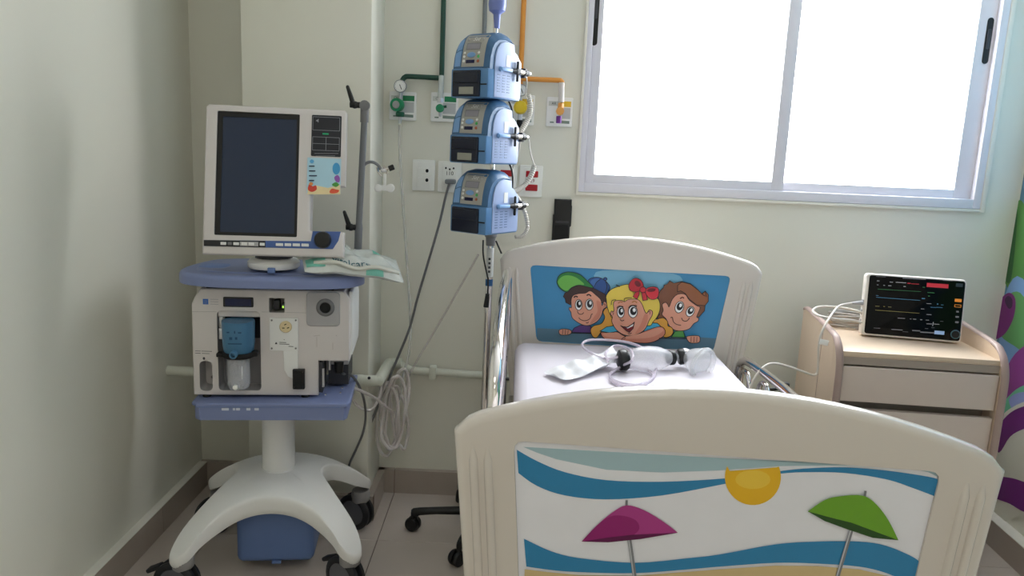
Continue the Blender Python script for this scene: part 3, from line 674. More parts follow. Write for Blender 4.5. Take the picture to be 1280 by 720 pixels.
vb('breathing_port', MB().lathe([(0, .0045), (.0162, .0045), (.0165, .0105), (.0145, .0108), (.013, .0085), (0, .008)], BF.p(hc[0], hc[1]), BF.n, BLACKM, 24), body)
vb('indicator_window', MB().slab(qr(279, 371, 317, 384, .003), BF, -.001, .003, BLACK, r=.001).slab(qr(281.5, 373, 314.5, 382.5, .001), BF, .002, .0036, mat('window_navy', (26, 34, 72), .25)), body)
sk = MB().slab(qr(253.5, 373.5, 260.5, 380.5, .0005), BF, 0, .0007, ink((60, 110, 190)))
lines(sk, BF, [(q(263, 374 + 3 * k), q(273, 374.3 + 3 * k)) for k in range(3)] + [(q(255, 376), q(259, 376.2)), (q(255, 378.5), q(259, 378.7))], .0012, ink((150, 150, 158)), .0011)
lines(sk, BF, [(q(244, 438.6), q(251, 438.8)), (q(252, 438.8), q(265, 439.2)), (q(244, 441.3), q(251, 441.5)), (q(252.5, 441.6), q(262, 442))], .0016, ink((70, 70, 76)), .0008)
pq = q(255, 448); sk.flat([BF.p(pq[0] + .004 * math.cos(R(a)), pq[1] + .005 * math.sin(R(a)), .0008) for a in range(0, 360, 60)], ink((70, 70, 76)))
lines(sk, BF, [(q(392, 420), q(400, 419)), (q(396, 421), q(396, 434)), (q(416, 428), q(416, 437)), (q(420, 419), q(421, 420))], .002, ink((196, 188, 184)), .0006)
vb('printed_marks', sk, body, 0)['kind'] = 'stuff'
vb('pocket_screw', MB().ball(BF.p(*q(259, 479), -.066), .006, CHROME, 10), body)
lines(sk2 := MB(), BF, [(q(240, 389.5), q(271, 389.6)), (q(327, 389.8), q(383, 391))], .0008, ink((150, 146, 144)), .0006); vb('panel_joint', sk2, body, 0)['kind'] = 'stuff'
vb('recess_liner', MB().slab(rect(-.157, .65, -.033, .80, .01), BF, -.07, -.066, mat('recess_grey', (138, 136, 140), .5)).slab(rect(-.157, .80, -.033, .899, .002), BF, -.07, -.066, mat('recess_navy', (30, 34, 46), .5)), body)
# water jar in the recess
jc = (-.092, -.158)
vb('recess_clip', MB().slab(qr(272, 396, 278.5, 412, .001), BF, -.03, -.012, WHITE, r=.002).slab(qr(272, 411, 280.5, 425, .002), BF, -.034, -.006, SILVER, r=.002), body)
vb('recess_lintel', MB().slab(rect(-.158, .881, -.032, .9005), BF, -.05, -.006, VENTW, r=.003), body)
CUPB = mat('cup_blue', (72, 120, 156), .4)
cup = vb('trap_cup', MB().lathe([(0, .0), (.040, 0), (.044, .006), (.047, .03), (.048, .095), (.0475, .1), (0, .1)], (jc[0], jc[1], .777), (0, 0, 1), CUPB, 32))
vb('drain_spout', MB().lathe([(.007, 0), (.0115, 0), (.0115, .014), (.0105, .016), (.007, .016), (.0065, .004), (0, .004)], (jc[0] - .004, jc[1] - .044, .782), (0, -1, 0), CUPB, 20), cup)
mk = MB()
for dx, dz, w_, h_ in ((-.02, .072, .008, .004), (0, .074, .004, .008), (.014, .072, .01, .004), (-.012, .054, .009, .008), (.004, .055, .007, .008), (0, .038, .04, .003)):
    mk.box((jc[0] + dx, jc[1] - math.sqrt(.0487 ** 2 - dx ** 2) + .0002, .777 + dz), (w_, .0008, h_), ink((30, 76, 112)))
vb('cup_print', mk, cup, 0)
vb('clamp_ring', MB().lathe([(.03, 0), (.046, 0), (.05, .004), (.05, .012), (.046, .016), (.03, .016)], (jc[0], jc[1], .764), (0, 0, 1), BLACKM, 28).box((jc[0] - .052, jc[1] - .01, .772), (.02, .03, .012), BLACKM, r=.003).box((jc[0] + .05, jc[1] - .01, .776), (.018, .026, .016), BLACKM, r=.003))
JAR = clear('clear_jar', (226, 228, 236), .3, .08)
jar = vb('water_jar', MB().lathe([(.034, .105), (.0345, .02), (.033, .006), (.029, 0), (0, 0), (0, .003), (.028, .003), (.032, .02), (.032, .105)], (jc[0] - .002, jc[1], .664), (0, 0, 1), JAR, 30))
vb('jar_drain', MB().cyl((jc[0] - .004, jc[1] - .03, .676), (jc[0] - .004, jc[1] - .042, .676), .008, WHITE, bev=.002).cyl((jc[0] + .014, jc[1] - .028, .70), (jc[0] + .014, jc[1] - .028, .74), .002, WHITE), jar)
# mains switch
so = BF.p(*q(347, 382), -.03)
vb('mains_switch', MB().box(so + Vector((-.006, 0, -.002)), (.018, .03, .03), DARKG, r=.003).box(so + Vector((.013, .005, -.006)), (.009, .03, .014), MIDG, r=.002), body)
vb('power_lamp', MB().box(so + Vector((.013, -.011, -.008)), (.004, .003, .006), glow((190, 255, 90), 1.5)), body)
# socket plate with tab and black clip
sp = vb('socket_plate', MB().slab(qr(337, 397, 373, 438.5, .002), BF, -.001, .004, WHITE, r=.001).slab([q(354.5, 438), q(372.5, 438), q(372.5, 470), q(366, 473), q(360, 470), q(355.5, 462)], BF, -.001, .0035, WHITE, r=.001))
for x_, y_ in ((340, 400), (370, 400), (340, 435), (370, 435)): vb('screw', MB().lathe([(0, .0035), (.003, .0035), (.0028, .0055), (0, .0058)], BF.p(*q(x_, y_)), BF.n, MIDG, 10), sp)
soc = q(357.5, 408); sk3 = vb('round_socket', MB().lathe([(0, .003), (.0185, .003), (.0185, .0065), (.0165, .008), (.0155, .006), (0, .006)], BF.p(*soc), BF.n, mat('socket_cream', (226, 208, 166), .45), 26), sp)
for dx, dz, a in ((-.006, .001, .6), (.006, .001, -.6), (0, -.0, 0)):
    pass
hl = MB()
for dx, dz, rt in ((-.001, .0075, .5), (.007, -.003, .4), (-.007, -.004, 0)):
    hl.flat([BF.p(soc[0] + dx + u_ * math.cos(rt) - v_ * math.sin(rt), soc[1] + dz + u_ * math.sin(rt) + v_ * math.cos(rt), .0063) for u_, v_ in ((-.0035, -.0013), (.0035, -.0013), (.0035, .0013), (-.0035, .0013))], BLACKM)
vb('socket_slots', hl, sk3, 0)
wn = MB(); lines(wn, BF, [(q(349.5, 427.5), q(358, 427.8)), (q(349.5, 429.5), q(362, 430)), (q(361, 432.5), q(367, 432.8))], .0017, ink((40, 40, 44)), .0044)
wq = q(345.5, 428.5); wn.flat([BF.p(wq[0] + a, wq[1] + b_, .0044) for a, b_ in ((-.004, -.003), (.004, -.003), (0, .004))], ink((40, 40, 44))); wq = q(355.5, 424); wn.flat([BF.p(wq[0] + a, wq[1] + b_, .0044) for a, b_ in ((-.001, -.001), (.001, -.001), (.001, .001), (-.001, .001))], ink((40, 40, 44)))
vb('socket_print', wn, sp, 0)
vb('black_clip', MB().slab(qr(366.5, 460.5, 381.5, 485, .002), BF, -.0, .016, BLACK, r=.003).slab(qr(369, 462, 379, 484, .002), BF, .01, .0185, BLACKM, r=.002))
# connectors below the notch on the right
vb('connector_block', MB().box((.15, -.085, .69), (.012, .1, .1), DARKG, r=.002).box((.2, -.05, .73), (.06, .05, .03), LGREY, r=.003).cyl((.2, -.075, .725), (.2, -.075, .69), .016, BLACK, .013).cyl((.17, -.08, .735), (.17, -.08, .70), .006, SILVER).cyl((.158, -.135, .66), (.158, -.135, .72), .004, SILVER))
for x_ in (-.2, .1): vb('rubber_foot', MB().cyl((x_, -.12, .622), (x_, -.12, .634), .013, BLACKM))
# shelf, pillar, base
po_ = [(-.213, -.19), (.236, -.19), (.244, -.17), (.244, .12), (-.232, .12), (-.232, -.17)]
plat = vb('platform', MB().slab([(a * .965 + .0, b_ * .985) for a, b_ in po_], Fr((0, 0, .568), (1, 0, 0), (0, 1, 0)), .0, .05, BLUE, r=.004).slab(po_, Fr((0, 0, .612), (1, 0, 0), (0, 1, 0)), 0, .011, BLUE, r=.005).box((0, -.187, .6115), (.43, .004, .003), BLUED))
pm_ = MB(); PF = Fr((0, -.1875, 0))
for x0, x1 in ((277, 286), (291, 294), (295, 300), (308, 313), (318, 323.5)):
    a, c = onfr(VI, PF, x0, 510), onfr(VI, PF, x1, 513); pm_.slab(rect(a[0], c[1], c[0], a[1], .001), PF, -.001, .0008, ink((214, 220, 236)))
vb('printed_icons', pm_, plat, 0)
for x_, y_ in ((428, 485), (425.5, 491), (407, 493.5)):
    s_ = VI @ WZ(x_, y_, .623); vb('screw', MB().lathe([(0, 0), (.0035, 0), (.003, .0022), (0, .003)], s_, (0, 0, 1), CHROME, 10), plat)
vb('pillar', MB().cyl((-.006, 0, .315), (-.006, 0, .57), .0535, WHITE, .052, seg=36))
tips = [(-.253, -.245), (.253, -.245), (.252, .195), (-.252, .195)]
half = [(0, -.185), (.08, -.193), (.15, -.216), (.2, -.25), (.232, -.277), (.268, -.28), (.29, -.25), (.268, -.195), (.2, -.12), (.15, -.045), (.145, .0), (.165, .06), (.215, .11), (.268, .15), (.288, .19), (.272, .225), (.235, .228), (.18, .195), (.1, .165), (0, .155)]
plan = sm([Vector(p) for p in half + [(-x_, y_) for x_, y_ in reversed(half[1:-1])]], True, 4)
def zt_(r_): return .335 - .162 * max(0, (r_ - .09) / .28) ** 1.75
mb = MB(); rg = []
for s_ in (.02, .2, .35, .5, .62, .72, .8, .87, .92, .955): rg.append([Vector((p_.x * s_, p_.y * s_, zt_(p_.length * s_))) for p_ in plan])
for ins_, dz_ in ((.972, .002), (.986, .006), (.995, .013), (1, .022), (1, .04), (.985, .058), (.97, .06)): rg.append([Vector((p_.x * ins_, p_.y * ins_, zt_(p_.length * .97) - dz_ * (1 - .3 * min(1, max(0, (p_.length - .27) / .07))))) for p_ in plan])
rg.append([Vector((p_.x * .9, p_.y * .9, zt_(p_.length * .93) - .02)) for p_ in plan]); rg.append([Vector((p_.x * .5, p_.y * .5, zt_(p_.length * .6) - .03)) for p_ in plan])
mb.loops(rg, WHITE)
base = vb('wheel_base', mb, smooth=55)
vb('pillar_collar', MB().lathe([(.053, 0), (.06, 0), (.06, .006), (.056, .01), (.053, .01)], (-.006, 0, .328), (0, 0, 1), WHITE, 36), base)
RUB, HUB = mat('tyre', (30, 31, 36), .5), mat('hub_grey', (96, 96, 102), .5)
CAST = mat('caster_grey', (150, 148, 148), .45)
def caster(x, y, ang, brake):
    zt = .156
    c = vb('caster', MB().lathe([(0, .108), (.024, .108), (.033, .118), (.034, .14), (.031, zt), (0, zt)], (x, y, 0), (0, 0, 1), CAST, 24))
    ax = Vector((math.cos(ang), math.sin(ang), 0)); fw_ = Vector((-ax.y, ax.x, 0)); cc = Vector((x, y, .068)) + fw_ * .02
    vb('caster_housing', MB().box(cc + Vector((0, 0, .035)), (.018, .018, .05), CAST, r=.003), c)
    for sg in (-1, 1):
        wv = vb('wheel', MB().lathe([(.03, .004), (.054, .004), (.068, .009), (.068, .019), (.061, .026), (.05, .027), (.048, .023), (.03, .022)], cc, ax * sg, RUB, 28), c)
        vb('wheel_hub', MB().lathe([(0, .005), (.047, .005), (.047, .0245), (.03, .026), (.012, .0285), (0, .0285)], cc, ax * sg, HUB, 28), c)
    if 0: arc = [cc + fw_ * (.067 * math.cos(t)) + Vector((0, 0, .067 * math.sin(t))) for t in [R(a) for a in range(25, 165, 14)]]
    if 0: g = MB(); g.loops([[p_ + ax * s_ for s_ in (-.028, .028)] + [p_ + (p_ - cc).normalized() * .005 + ax * s_ for s_ in (.028, -.028)] for p_ in arc], RUB); vb('wheel_guard', g, c)
    if brake: vb('brake_lever', MB().box(cc + fw_ * .07 + Vector((0, 0, .035)), (.03, .05, .014), RUB, r=.005, rot=Matrix.Rotation(ang, 3, 'Z') @ Matrix.Rotation(R(-25), 3, 'X')), c)
for (x, y), ang, br_ in zip(tips, (R(78), R(50), R(58), R(125)), (1, 1, 0, 0)): caster(x, y, ang, br_)
vb('battery_box', MB().box((-.004, -.0, .15), (.25, .2, .225), BLUED, r=.022, seg=3).box((.0, -.098, .04), (.03, .01, .01), BLUED, r=.002))
# hose support arm at the right side
at = lambda x, y, ly=0.02: Vector((onfr(VI, Fr((0, ly, 0)), x, y)[0], ly, onfr(VI, Fr((0, ly, 0)), x, y)[1]))
arm = vb('hose_arm', MB().tube([at(447, 318) + Vector((0, 0, -.06)), at(447.5, 308)], .0075, SILVER, 12).tube([at(447.5, 311), at(448.5, 285), at(450, 255), at(453, 200), at(455.5, 150)], lambda t: .0125 if t < .3 else .0105, ARMG, 12, n=4).cyl(at(455.5, 153), at(456, 133), .0135, MIDG).cyl(at(456, 132) + Vector((0, -.014, 0)), at(456, 132) + Vector((0, .014, 0)), .0165, MIDG, bev=.003))
vb('arm_foot', MB().cyl((at(447, 318).x, .02, .985), (at(447, 318).x, .02, 1.05), .013, SILVER), arm)
def lever(px, py, tx, ty):
    a, t = at(px, py), at(tx, ty)
    vb('clamp_lever', MB().cyl(a + Vector((.022, 0, 0)), a - Vector((.012, 0, 0)), .0095, BLACK, bev=.002).ball(a + Vector((.004, 0, 0)), .012, BLACK, 12).tube([a, a * .4 + t * .6, t], lambda s_: .0085 - .003 * s_, BLACK, 10).ball(t, .0055, BLACK, 8), arm)
lever(442, 131, 434.5, 108.5); lever(437, 284, 430.5, 265)
hk = vb('hose_hook', MB().tube([at(454, 215), at(455, 207), at(460, 203), at(467, 203), at(473, 207), at(476, 212)], .005, ARMG, 10, n=4), arm)
vb('hook_clamp', MB().tube([at(472, 209), at(473, 215), at(477, 220)], .0035, CHROME, 8, n=3).tube([at(479, 208), at(483, 212), at(485, 219)], .0035, CHROME, 8, n=3).cyl(at(477, 212), at(487, 210.5), .004, CHROME).box(at(479.5, 213), (.018, .012, .012), SILVER, r=.003), hk)
vb('hook_knob', MB().cyl(at(486, 211), at(492.5, 208.5), .009, BLACK, bev=.002), hk)
vb('hose_cradle', MB().box(at(481, 225), (.009, .012, .04), WHITE, r=.002).cyl(at(473, 235) + Vector((0, -.012, 0)), at(473, 235) + Vector((0, .012, 0)), .0125, WHITE, bev=.003).cyl(at(488, 235) + Vector((0, -.012, 0)), at(488, 235) + Vector((0, .012, 0)), .0135, WHITE, bev=.003).box(at(480.5, 235), (.03, .016, .018), WHITE, r=.004), hk)

# packaged breathing circuit lying on the tray
def package():
    o = Vector(VM @ Vector((.245, -.125, 1.045)))
    a = Vector(VM.to_3x3() @ Vector((.97, .2, -.05))).normalized(); c = Vector(VM.to_3x3() @ Vector((-.22, .85, .4))).normalized()
    PLW = mat('wrap_white', (206, 210, 206), .22, var=.06, scale=60, bump=.8, bscale=45); up = a.cross(c)
    rnd = random.Random(3); ph = [rnd.uniform(0, 6) for _ in range(8)]
    def surf(sg):
        def fn(u, v):
            x, y = (u - .5) * .30, (v - .5) * .13
            e = max(0, (1 - (2 * u - 1) ** 4) * (1 - (2 * v - 1) ** 4))
            w_ = .007 * math.sin(u * 19 + v * 7 + ph[0]) + .006 * math.sin(u * 9 - v * 15 + ph[1]) + .003 * math.sin(u * 31 + v * 23 + ph[2])
            h = .018 + (e ** .6) * (.022 * sg + .7 * w_ * (1 if sg > 0 else .3)) + .003 * math.sin(u * 14 + ph[3]) - .05 * max(0, u - .5)
            return o + a * x + c * y + up * h
        return fn
    root_ = thing('packaged_breathing_circuit', 'crumpled clear plastic pack of breathing tubes lying on the blue tray', 'package', tuple(o))
    MB().grid(surf(1), 36, 22, PLW).grid(surf(-1), 36, 22, PLW).build('wrapper', root_, smooth=60)
    f1 = surf(1)
    TEAL = mat('wrap_teal', (120, 190, 172), .4, var=.1)
    for u0, u1, v0, v1 in ((.02, .2, .1, .42), (.6, .78, .0, .12), (.72, .8, .7, .95)):
        MB().grid(lambda u, v: f1(u0 + (u1 - u0) * u, v0 + (v1 - v0) * v) + up * .0012, 8, 8, TEAL).build('teal_print', root_, smooth=60)
    tx = MB(); fr = Fr((0, 0, 0), (1, 0, 0), (0, 1, 0)); tx.text('vitalcare', fr, 0, 0, 1.0, ink((40, 92, 104)))
    for v_ in tx.bm.verts:
        u_, w_ = .46 + v_.co.x * .115, .22 + v_.co.y * .26
        v_.co = f1(min(max(u_, 0), 1), w_) + up * .0016
    tx.build('wrapper_lettering', root_, smooth=0, flip=False)
    cl = MB(); CLR = clear('wrap_clear', (214, 226, 222), .28, .06)
    def crest(u, v):
        return VM @ (Vector((.20, .0, 1.03)) + Vector((.11 * (u - .5) + .02 * math.sin(v * 5), .03 * math.sin(u * 9 + v * 4) + .05 * v, .085 * v * (1 - .5 * abs(2 * u - 1)) + .01 * math.sin(u * 13))))
    cl.grid(crest, 16, 12, CLR).build('loose_wrap', root_, smooth=60)
    MB().tube([f1(.1, .25) + up * .001, f1(.3, .12) + up * .004, f1(.5, .06) + up * .003, f1(.7, .1) + up * .004, f1(.95, .2) + up * .002], .007, mat('hose_clear', (206, 206, 196), .35), 8, n=5).build('packed_hose', root_)
package()

# ------------------------------------------------------------------ infusion stand with three pumps
PX, PYY = -.082, 2.68
POLE = thing('infusion_stand', 'chrome infusion stand on a black five-legged wheeled base beside the bed head', 'stand', (PX, PYY, 0))
MB().cyl((PX, PYY, .09), (PX, PYY, 1.12), .0125, CHROME, seg=16).build('lower_tube', POLE)
MB().cyl((PX, PYY, 1.1), (PX - .012, PYY, 1.86), .0085, CHROME, seg=14).build('upper_tube', POLE)
MB().lathe([(.012, 0), (.016, .002), (.018, .03), (.022, .034), (.022, .05), (.013, .056), (.009, .06)], (PX, PYY, 1.085), (0, 0, 1), MIDG, 20).build('height_collar', POLE)
tp = W(621, 24, PYY); LAV = mat('lavender_plastic', (120, 132, 190), .4)
hd = MB().lathe([(.0, 0), (.0105, 0), (.0125, .045), (.018, .05), (.027, .056), (.03, .075), (.028, .11), (.02, .12), (0, .122)], (tp.x, PYY, tp.z - .03), (0, 0, 1), LAV, 20).build('hanger_head', POLE)
for k in range(4):
    a = k * PI / 2 + .5; dx, dy = math.cos(a), math.sin(a); z = tp.z + .06
    MB().tube([(tp.x, PYY, z), (tp.x + dx * .07, PYY + dy * .07, z + .02), (tp.x + dx * .11, PYY + dy * .11, z + .03), (tp.x + dx * .13, PYY + dy * .13, z + .06)], .004, CHROME, 8, n=4).build('bag_hook', hd)
z0, z1 = W(616, 353, PYY).z, W(616, 310, PYY).z
MB().cyl((PX, PYY, z0 + .02), (PX, PYY, z1), .0131, mat('tape', (214, 214, 210), .5), seg=16).build('paper_tape', POLE)
MB().cyl((PX, PYY, z0 - .012), (PX, PYY, z0 + .012), .0133, ink((40, 90, 140)), seg=16).build('round_sticker', POLE)
tt = MB()
for zz in (0.03, .045, .06, .075): tt.box((PX - .001, PYY - .0131, z0 + zz + .01), (.008, .0006, .008), ink((60, 62, 66)))
tt.build('tape_print', POLE, smooth=0)['kind'] = 'stuff'
MB().lathe([(0, .06), (.03, .06), (.034, .07), (.034, .1), (.02, .125), (.013, .13)], (PX, PYY, 0), (0, 0, 1), BLACK, 20).build('base_hub', POLE)
for k in range(5):
    a = R(184 + 72 * k); d = Vector((math.cos(a), math.sin(a), 0)); o = Vector((PX, PYY, 0)); L_ = .25
    n_ = Vector((-d.y, d.x, 0)); rg = []
    for t, wz, hh, zc in ((.06, .02, .018, .085), (.3, .017, .016, .085), (.65, .014, .014, .084), (.9, .013, .015, .08), (1.0, .012, .02, .072), (1.03, .008, .016, .07)):
        c = o + d * L_ * t + Vector((0, 0, zc)); rg.append([c + n_ * (wz * math.cos(2 * PI * i / 10)) + Vector((0, 0, hh * math.sin(2 * PI * i / 10))) for i in range(10)])
    lg = MB().loops(rg, BLACK).build('base_leg', POLE)
    c = o + d * L_ + Vector((0, 0, .0275)) - n_ * .008
    cs_ = MB().cyl(o + d * L_ + Vector((0, 0, .05)), o + d * L_ + Vector((0, 0, .075)), .009, BLACK)
    for sg in (-1, 1): cs_.lathe([(0, .003), (.024, .003), (.0275, .007), (.0275, .014), (.024, .02), (.012, .022), (0, .022)], c, (n_ + d * .5).normalized() * sg, BLACK, 20)
    cs_.build('caster_wheel', lg)

SHELL = mat('pump_blue', (86, 130, 176), .35); SHELLD = mat('pump_band', (64, 104, 144), .35); SIDEM = mat('pump_side', (156, 174, 212), .4)
NAVY = mat('pump_door', (26, 30, 46), .25); FACE = mat('pump_face', (168, 166, 160), .45); KEYB = mat('key_blue', (126, 166, 214), .45)
def pump_mesh(first_label):
    root_ = thing('infusion_pump', first_label, 'infusion pump', (0, 0, 0), 0, 'infusion pumps on the stand')
    pb = lambda n_, mb, par=root_, s_=40: mb.build(n_, par, world=False, smooth=s_)
    prof = [(-.086, .0), (.08, 0), (.084, .004), (.084, .125), (.06, .155), (.045, .165), (.042, .196), (.03, .201), (0, .206), (-.034, .200), (-.054, .186), (-.066, .162), (-.074, .13), (-.079, .09), (-.086, .088)]
    def front(z):                                     # depth of the curved fascia at height z
        pts = [(.09, -.079), (.13, -.074), (.162, -.066), (.186, -.054), (.200, -.034), (.206, 0)]
        for (za, ya), (zb, yb) in zip(pts, pts[1:]):
            if za <= z <= zb: return ya + (yb - ya) * (z - za) / (zb - za)
        return -.079
    # upper hood: arched across and curved front to back
    def hood(u, v):
        x = -.073 + .146 * v; e = abs(2 * v - 1); k = 1 - .2 * max(0, (e - .55) / .45) ** 2.2
        P = [(y, z) for y, z in prof[3:-1]]; n_ = len(P) - 1; t = min(u * n_, n_ - 1e-6); i = int(t); f_ = t - i
        y = P[i][0] + (P[i + 1][0] - P[i][0]) * f_; z = P[i][1] + (P[i + 1][1] - P[i][1]) * f_
        return Vector((x, y, .088 + (z - .088) * k))
    pb('hood', MB().grid(hood, 44, 14, SHELLD), s_=50)
    sd = [(y, .095 + (z - .095) * .8 if z > .095 else z) for y, z in prof]
    case = pb('case', MB().box((0, 0, .0445), (.15, .172, .089), SHELL, r=.005))
    for sx_ in (-1, 1):
        pb('hood_cheek', MB().slab([(sx_ * y_, z_) for y_, z_ in [(-.078, .085), (.083, .085), (.083, .116), (.06, .141), (.044, .15), (.041, .174), (0, .1815), (-.034, .177), (-.054, .166), (-.066, .147), (-.074, .122)]], Fr((sx_ * .0715, 0, 0), (0, sx_, 0), (0, 0, 1)), -.001, .0016, SHELLD))
    pb('side_plate', MB().slab([(-.055, .004), (.08, .004), (.084, .01), (.084, .118), (.06, .142), (.045, .15), (.042, .172), (.0, .176), (-.026, .17), (-.042, .155), (-.052, .13), (-.055, .10)], Fr((.0725, 0, 0), (0, 1, 0), (0, 0, 1)), 0, .0045, SIDEM, r=.002))
    pb('side_plate', MB().slab([(-.05, .004), (.08, .004), (.08, .118), (.06, .142), (.042, .175), (0, .181), (-.046, .15), (-.055, .11)], Fr((-.0725, 0, 0), (0, -1, 0), (0, 0, 1)) , 0, .003, SIDEM) if False else MB().box((-.0735, .01, .07), (.003, .12, .12), SIDEM, r=.001))
    def patch(x0, x1, za, zb, off, m, mb=None, curve=True):
        mb = mb or MB()
        def fn(u, v):
            x = x0 + (x1 - x0) * u; z = za + (zb - za) * v; e = abs(x / .073); k = 1 - .2 * max(0, (e - .55) / .45) ** 2.2
            return Vector((x, front(z) - off, .088 + (z - .088) * k))
        mb.grid(fn, 6, 10, m)
        # thickness
        return mb
    fa = pb('fascia', patch(-.04, .05, .094, .193, .0012, FACE), s_=50)
    pb('side_keypad', patch(-.068, -.044, .096, .145, .0014, KEYB), s_=50); pb('side_keypad', patch(-.066, -.044, .148, .182, .0014, KEYB), s_=50)
    pb('bezel_line', patch(-.042, -.040, .094, .193, .0016, SHELLD), fa)
    pb('display', patch(-.026, .026, .148, .166, .0022, mat('pump_lcd', (150, 148, 156), .2)), fa); 
    pb('display_frame', patch(-.0285, .0285, .1462, .168, .0018, MIDG), fa)
    pb('lower_display', patch(-.022, .013, .105, .1155, .0022, mat('pump_led', (20, 22, 62), .2)), fa)
    def key(x, z, r, m, n_='key'):
        pb(n_, MB().lathe([(0, 0), (r, 0), (r, .0016), (r * .8, .0026), (0, .0028)], (x, front(z) - .0008, z), (0, -1, .25), m, 12), fa)
    for x, z, r, m in ((-.031, .1365, .0042, WHITE), (-.031, .1255, .0042, WHITE), (-.031, .112, .0046, WHITE), (.026, .1365, .0042, WHITE), (.026, .125, .0048, mat('key_green', (70, 170, 90), .4)), (.026, .111, .0048, mat('key_brown', (170, 96, 66), .4)), (-.028, .178, .004, LGREY), (.032, .178, .004, LGREY)): key(x, z, r, m)
    pb('arrow_pad', MB().slab(ell(0, 0, .0165, .0085, 18), Fr((-.003, front(.1305) - .001, .1305), (1, 0, 0), (0, .25, 1)), 0, .0022, KEYB, r=.001), fa)
    lf = Fr((0, front(.18) - .0045, .1785), (1, 0, 0), (0, .6, .8)); pb('lettering', MB().text('Set', lf, .006, .0, .021, WHITE, shear=.3).text('ST 1000', Fr((0, front(.186) - .0035, .186), (1, 0, 0), (0, .9, .5)), -.018, .0, .006, ink((60, 60, 64))), fa, 0)
    df = Fr((0, -.086, 0))
    door = pb('door', MB().slab(rect(-.064, .003, .046, .083, .004), df, -.002, .007, NAVY, r=.003).slab([(-.06, .043), (.042, .043), (.042, .079), (-.06, .079)], df, .006, .011, NAVY, r=.004))
    pb('door_latch', MB().box((.056, -.085, .040), (.03, .006, .0045), BLACK, r=.0015), door)
    pb('door_label', MB().slab(rect(-.034, .010, .024, .032, .001), df, .006, .0082, mat('door_plate', (150, 150, 138), .4)), door)
    pb('door_knob', MB().cyl((-.076, -.05, .03), (-.081, -.05, .03), .014, BLACK), case); pb('top_catch', MB().box((-.02, .03, .196), (.04, .03, .014), BLACK, r=.004))
    pb('side_label', MB().box((.0778, .012, .118), (.0008, .02, .034), WHITE).box((.0778, .045, .108), (.0008, .022, .02), ink((170, 184, 214))))
    vt = MB()
    for yy in (-.035, -.008, .016):
        for k in range(7): vt.box((.0776, yy, .022 + k * .0085), (.0008, .014, .0024), ink((92, 112, 150)))
    pb('vent_slots', vt)['kind'] = 'stuff'
    cl = pb('pole_clamp', MB().box((.083, -.005, .0905), (.012, .06, .011), KEYB, r=.003).cyl((.086, -.03, .0905), (.078, -.03, .0905), .008, KEYB).box((-.061, .105, .09), (.05, .05, .05), DARKG, r=.005).box((.0, .098, .09), (.17, .02, .03), DARKG, r=.004))
    pb('clamp_screw', MB().cyl((.084, .022, .0905), (.084, .045, .0905), .0055, BLACK, .0085).cyl((.084, .045, .0905), (.084, .062, .0905), .0095, BLACK).cyl((.084, .062, .0905), (.084, .088, .0905), .0085, CHROME).cyl((.084, .088, .0905), (.084, .108, .0905), .0105, BLACK).cyl((.084, .108, .0905), (.084, .122, .0905), .006, CHROME), cl)
    pb('clamp_bar', MB().box((.084, .055, .0905), (.008, .008, .064), BLACK, r=.003), cl)
    return root_
p0 = pump_mesh('top of three stacked blue infusion pumps on the chrome stand')
PROT = R(-36)
spots = ((607, 122.5, 'top of three stacked blue infusion pumps on the chrome stand'), (604.5, 205, 'middle one of three stacked blue infusion pumps on the chrome stand'), (604.5, 293, 'lowest of three stacked blue infusion pumps, just above the bed head'))
for i, (x, y, lb) in enumerate(spots):
    o = p0 if i == 0 else copy_tree(p0)
    c = W(x, y, 2.55); o.location = (c.x, 2.55, W(x, y, 2.47).z); o.rotation_euler.z = PROT; o['label'] = lb
    if i == 2:                                        # the lowest pump has no plate on its door
        for ch in [g for d_o in o.children for g in d_o.children if g.name.startswith('door_label')]: bpy.data.objects.remove(ch)

# ------------------------------------------------------------------ pipes and wall fittings
GPIPE = mat('green_pipe', (34, 74, 62), .4); GRPIPE = mat('grey_pipe', (128, 132, 136), .45); OPIPE = mat('orange_pipe', (226, 150, 62), .4); PVC = mat('white_pvc', (218, 220, 206), .35)
def pipe(name, label, pts, r, m, cat='pipe', base=None):
    b_ = Vector(pts[-1]); return tag(MB().tube(pts, r, m, 12, n=0).build(name, base=tuple(b_)), label, cat)
YP = 2.985
def col(px, py): v = W(px, py, YP); return v
gx = col(553, 60).x; gt = thing('gas_pipe', 'dark green oxygen pipe with branch to the left gauge', 'pipe', (gx, YP, 1.62), 0, 'medical gas pipes on the wall')
MB().tube([(gx, YP, ZC), (gx, YP, col(552, 116).z)], .0095, GPIPE, 12).build('riser', gt)
zb = col(530, 97).z; xe = col(503, 104).x
MB().tube([(gx, YP - .012, zb), (xe + .03, YP - .012, zb + .001), (xe + .012, YP - .012, zb - .002), (xe + .003, YP - .012, zb - .012), (xe, YP - .012, zb - .03), (xe, YP - .012, zb - .055)], .0095, GPIPE, 12, n=4).build('branch', gt)
gx2 = col(606, 20).x; pipe('gas_pipe', 'grey gas pipe running up the wall behind the top pump', [(gx2, YP, ZC), (gx2, YP, col(606, 118).z)], .0085, GRPIPE)['group'] = 'medical gas pipes on the wall'
ox = col(654, 20).x; ot = thing('gas_pipe', 'orange air pipe branching right towards the window', 'pipe', (ox, YP, 1.62), 0, 'medical gas pipes on the wall')
MB().tube([(ox, YP, ZC), (ox, YP, col(650, 122).z)], .0098, OPIPE, 12).build('riser', ot)
zb = col(680, 100).z; xe = col(702, 110).x
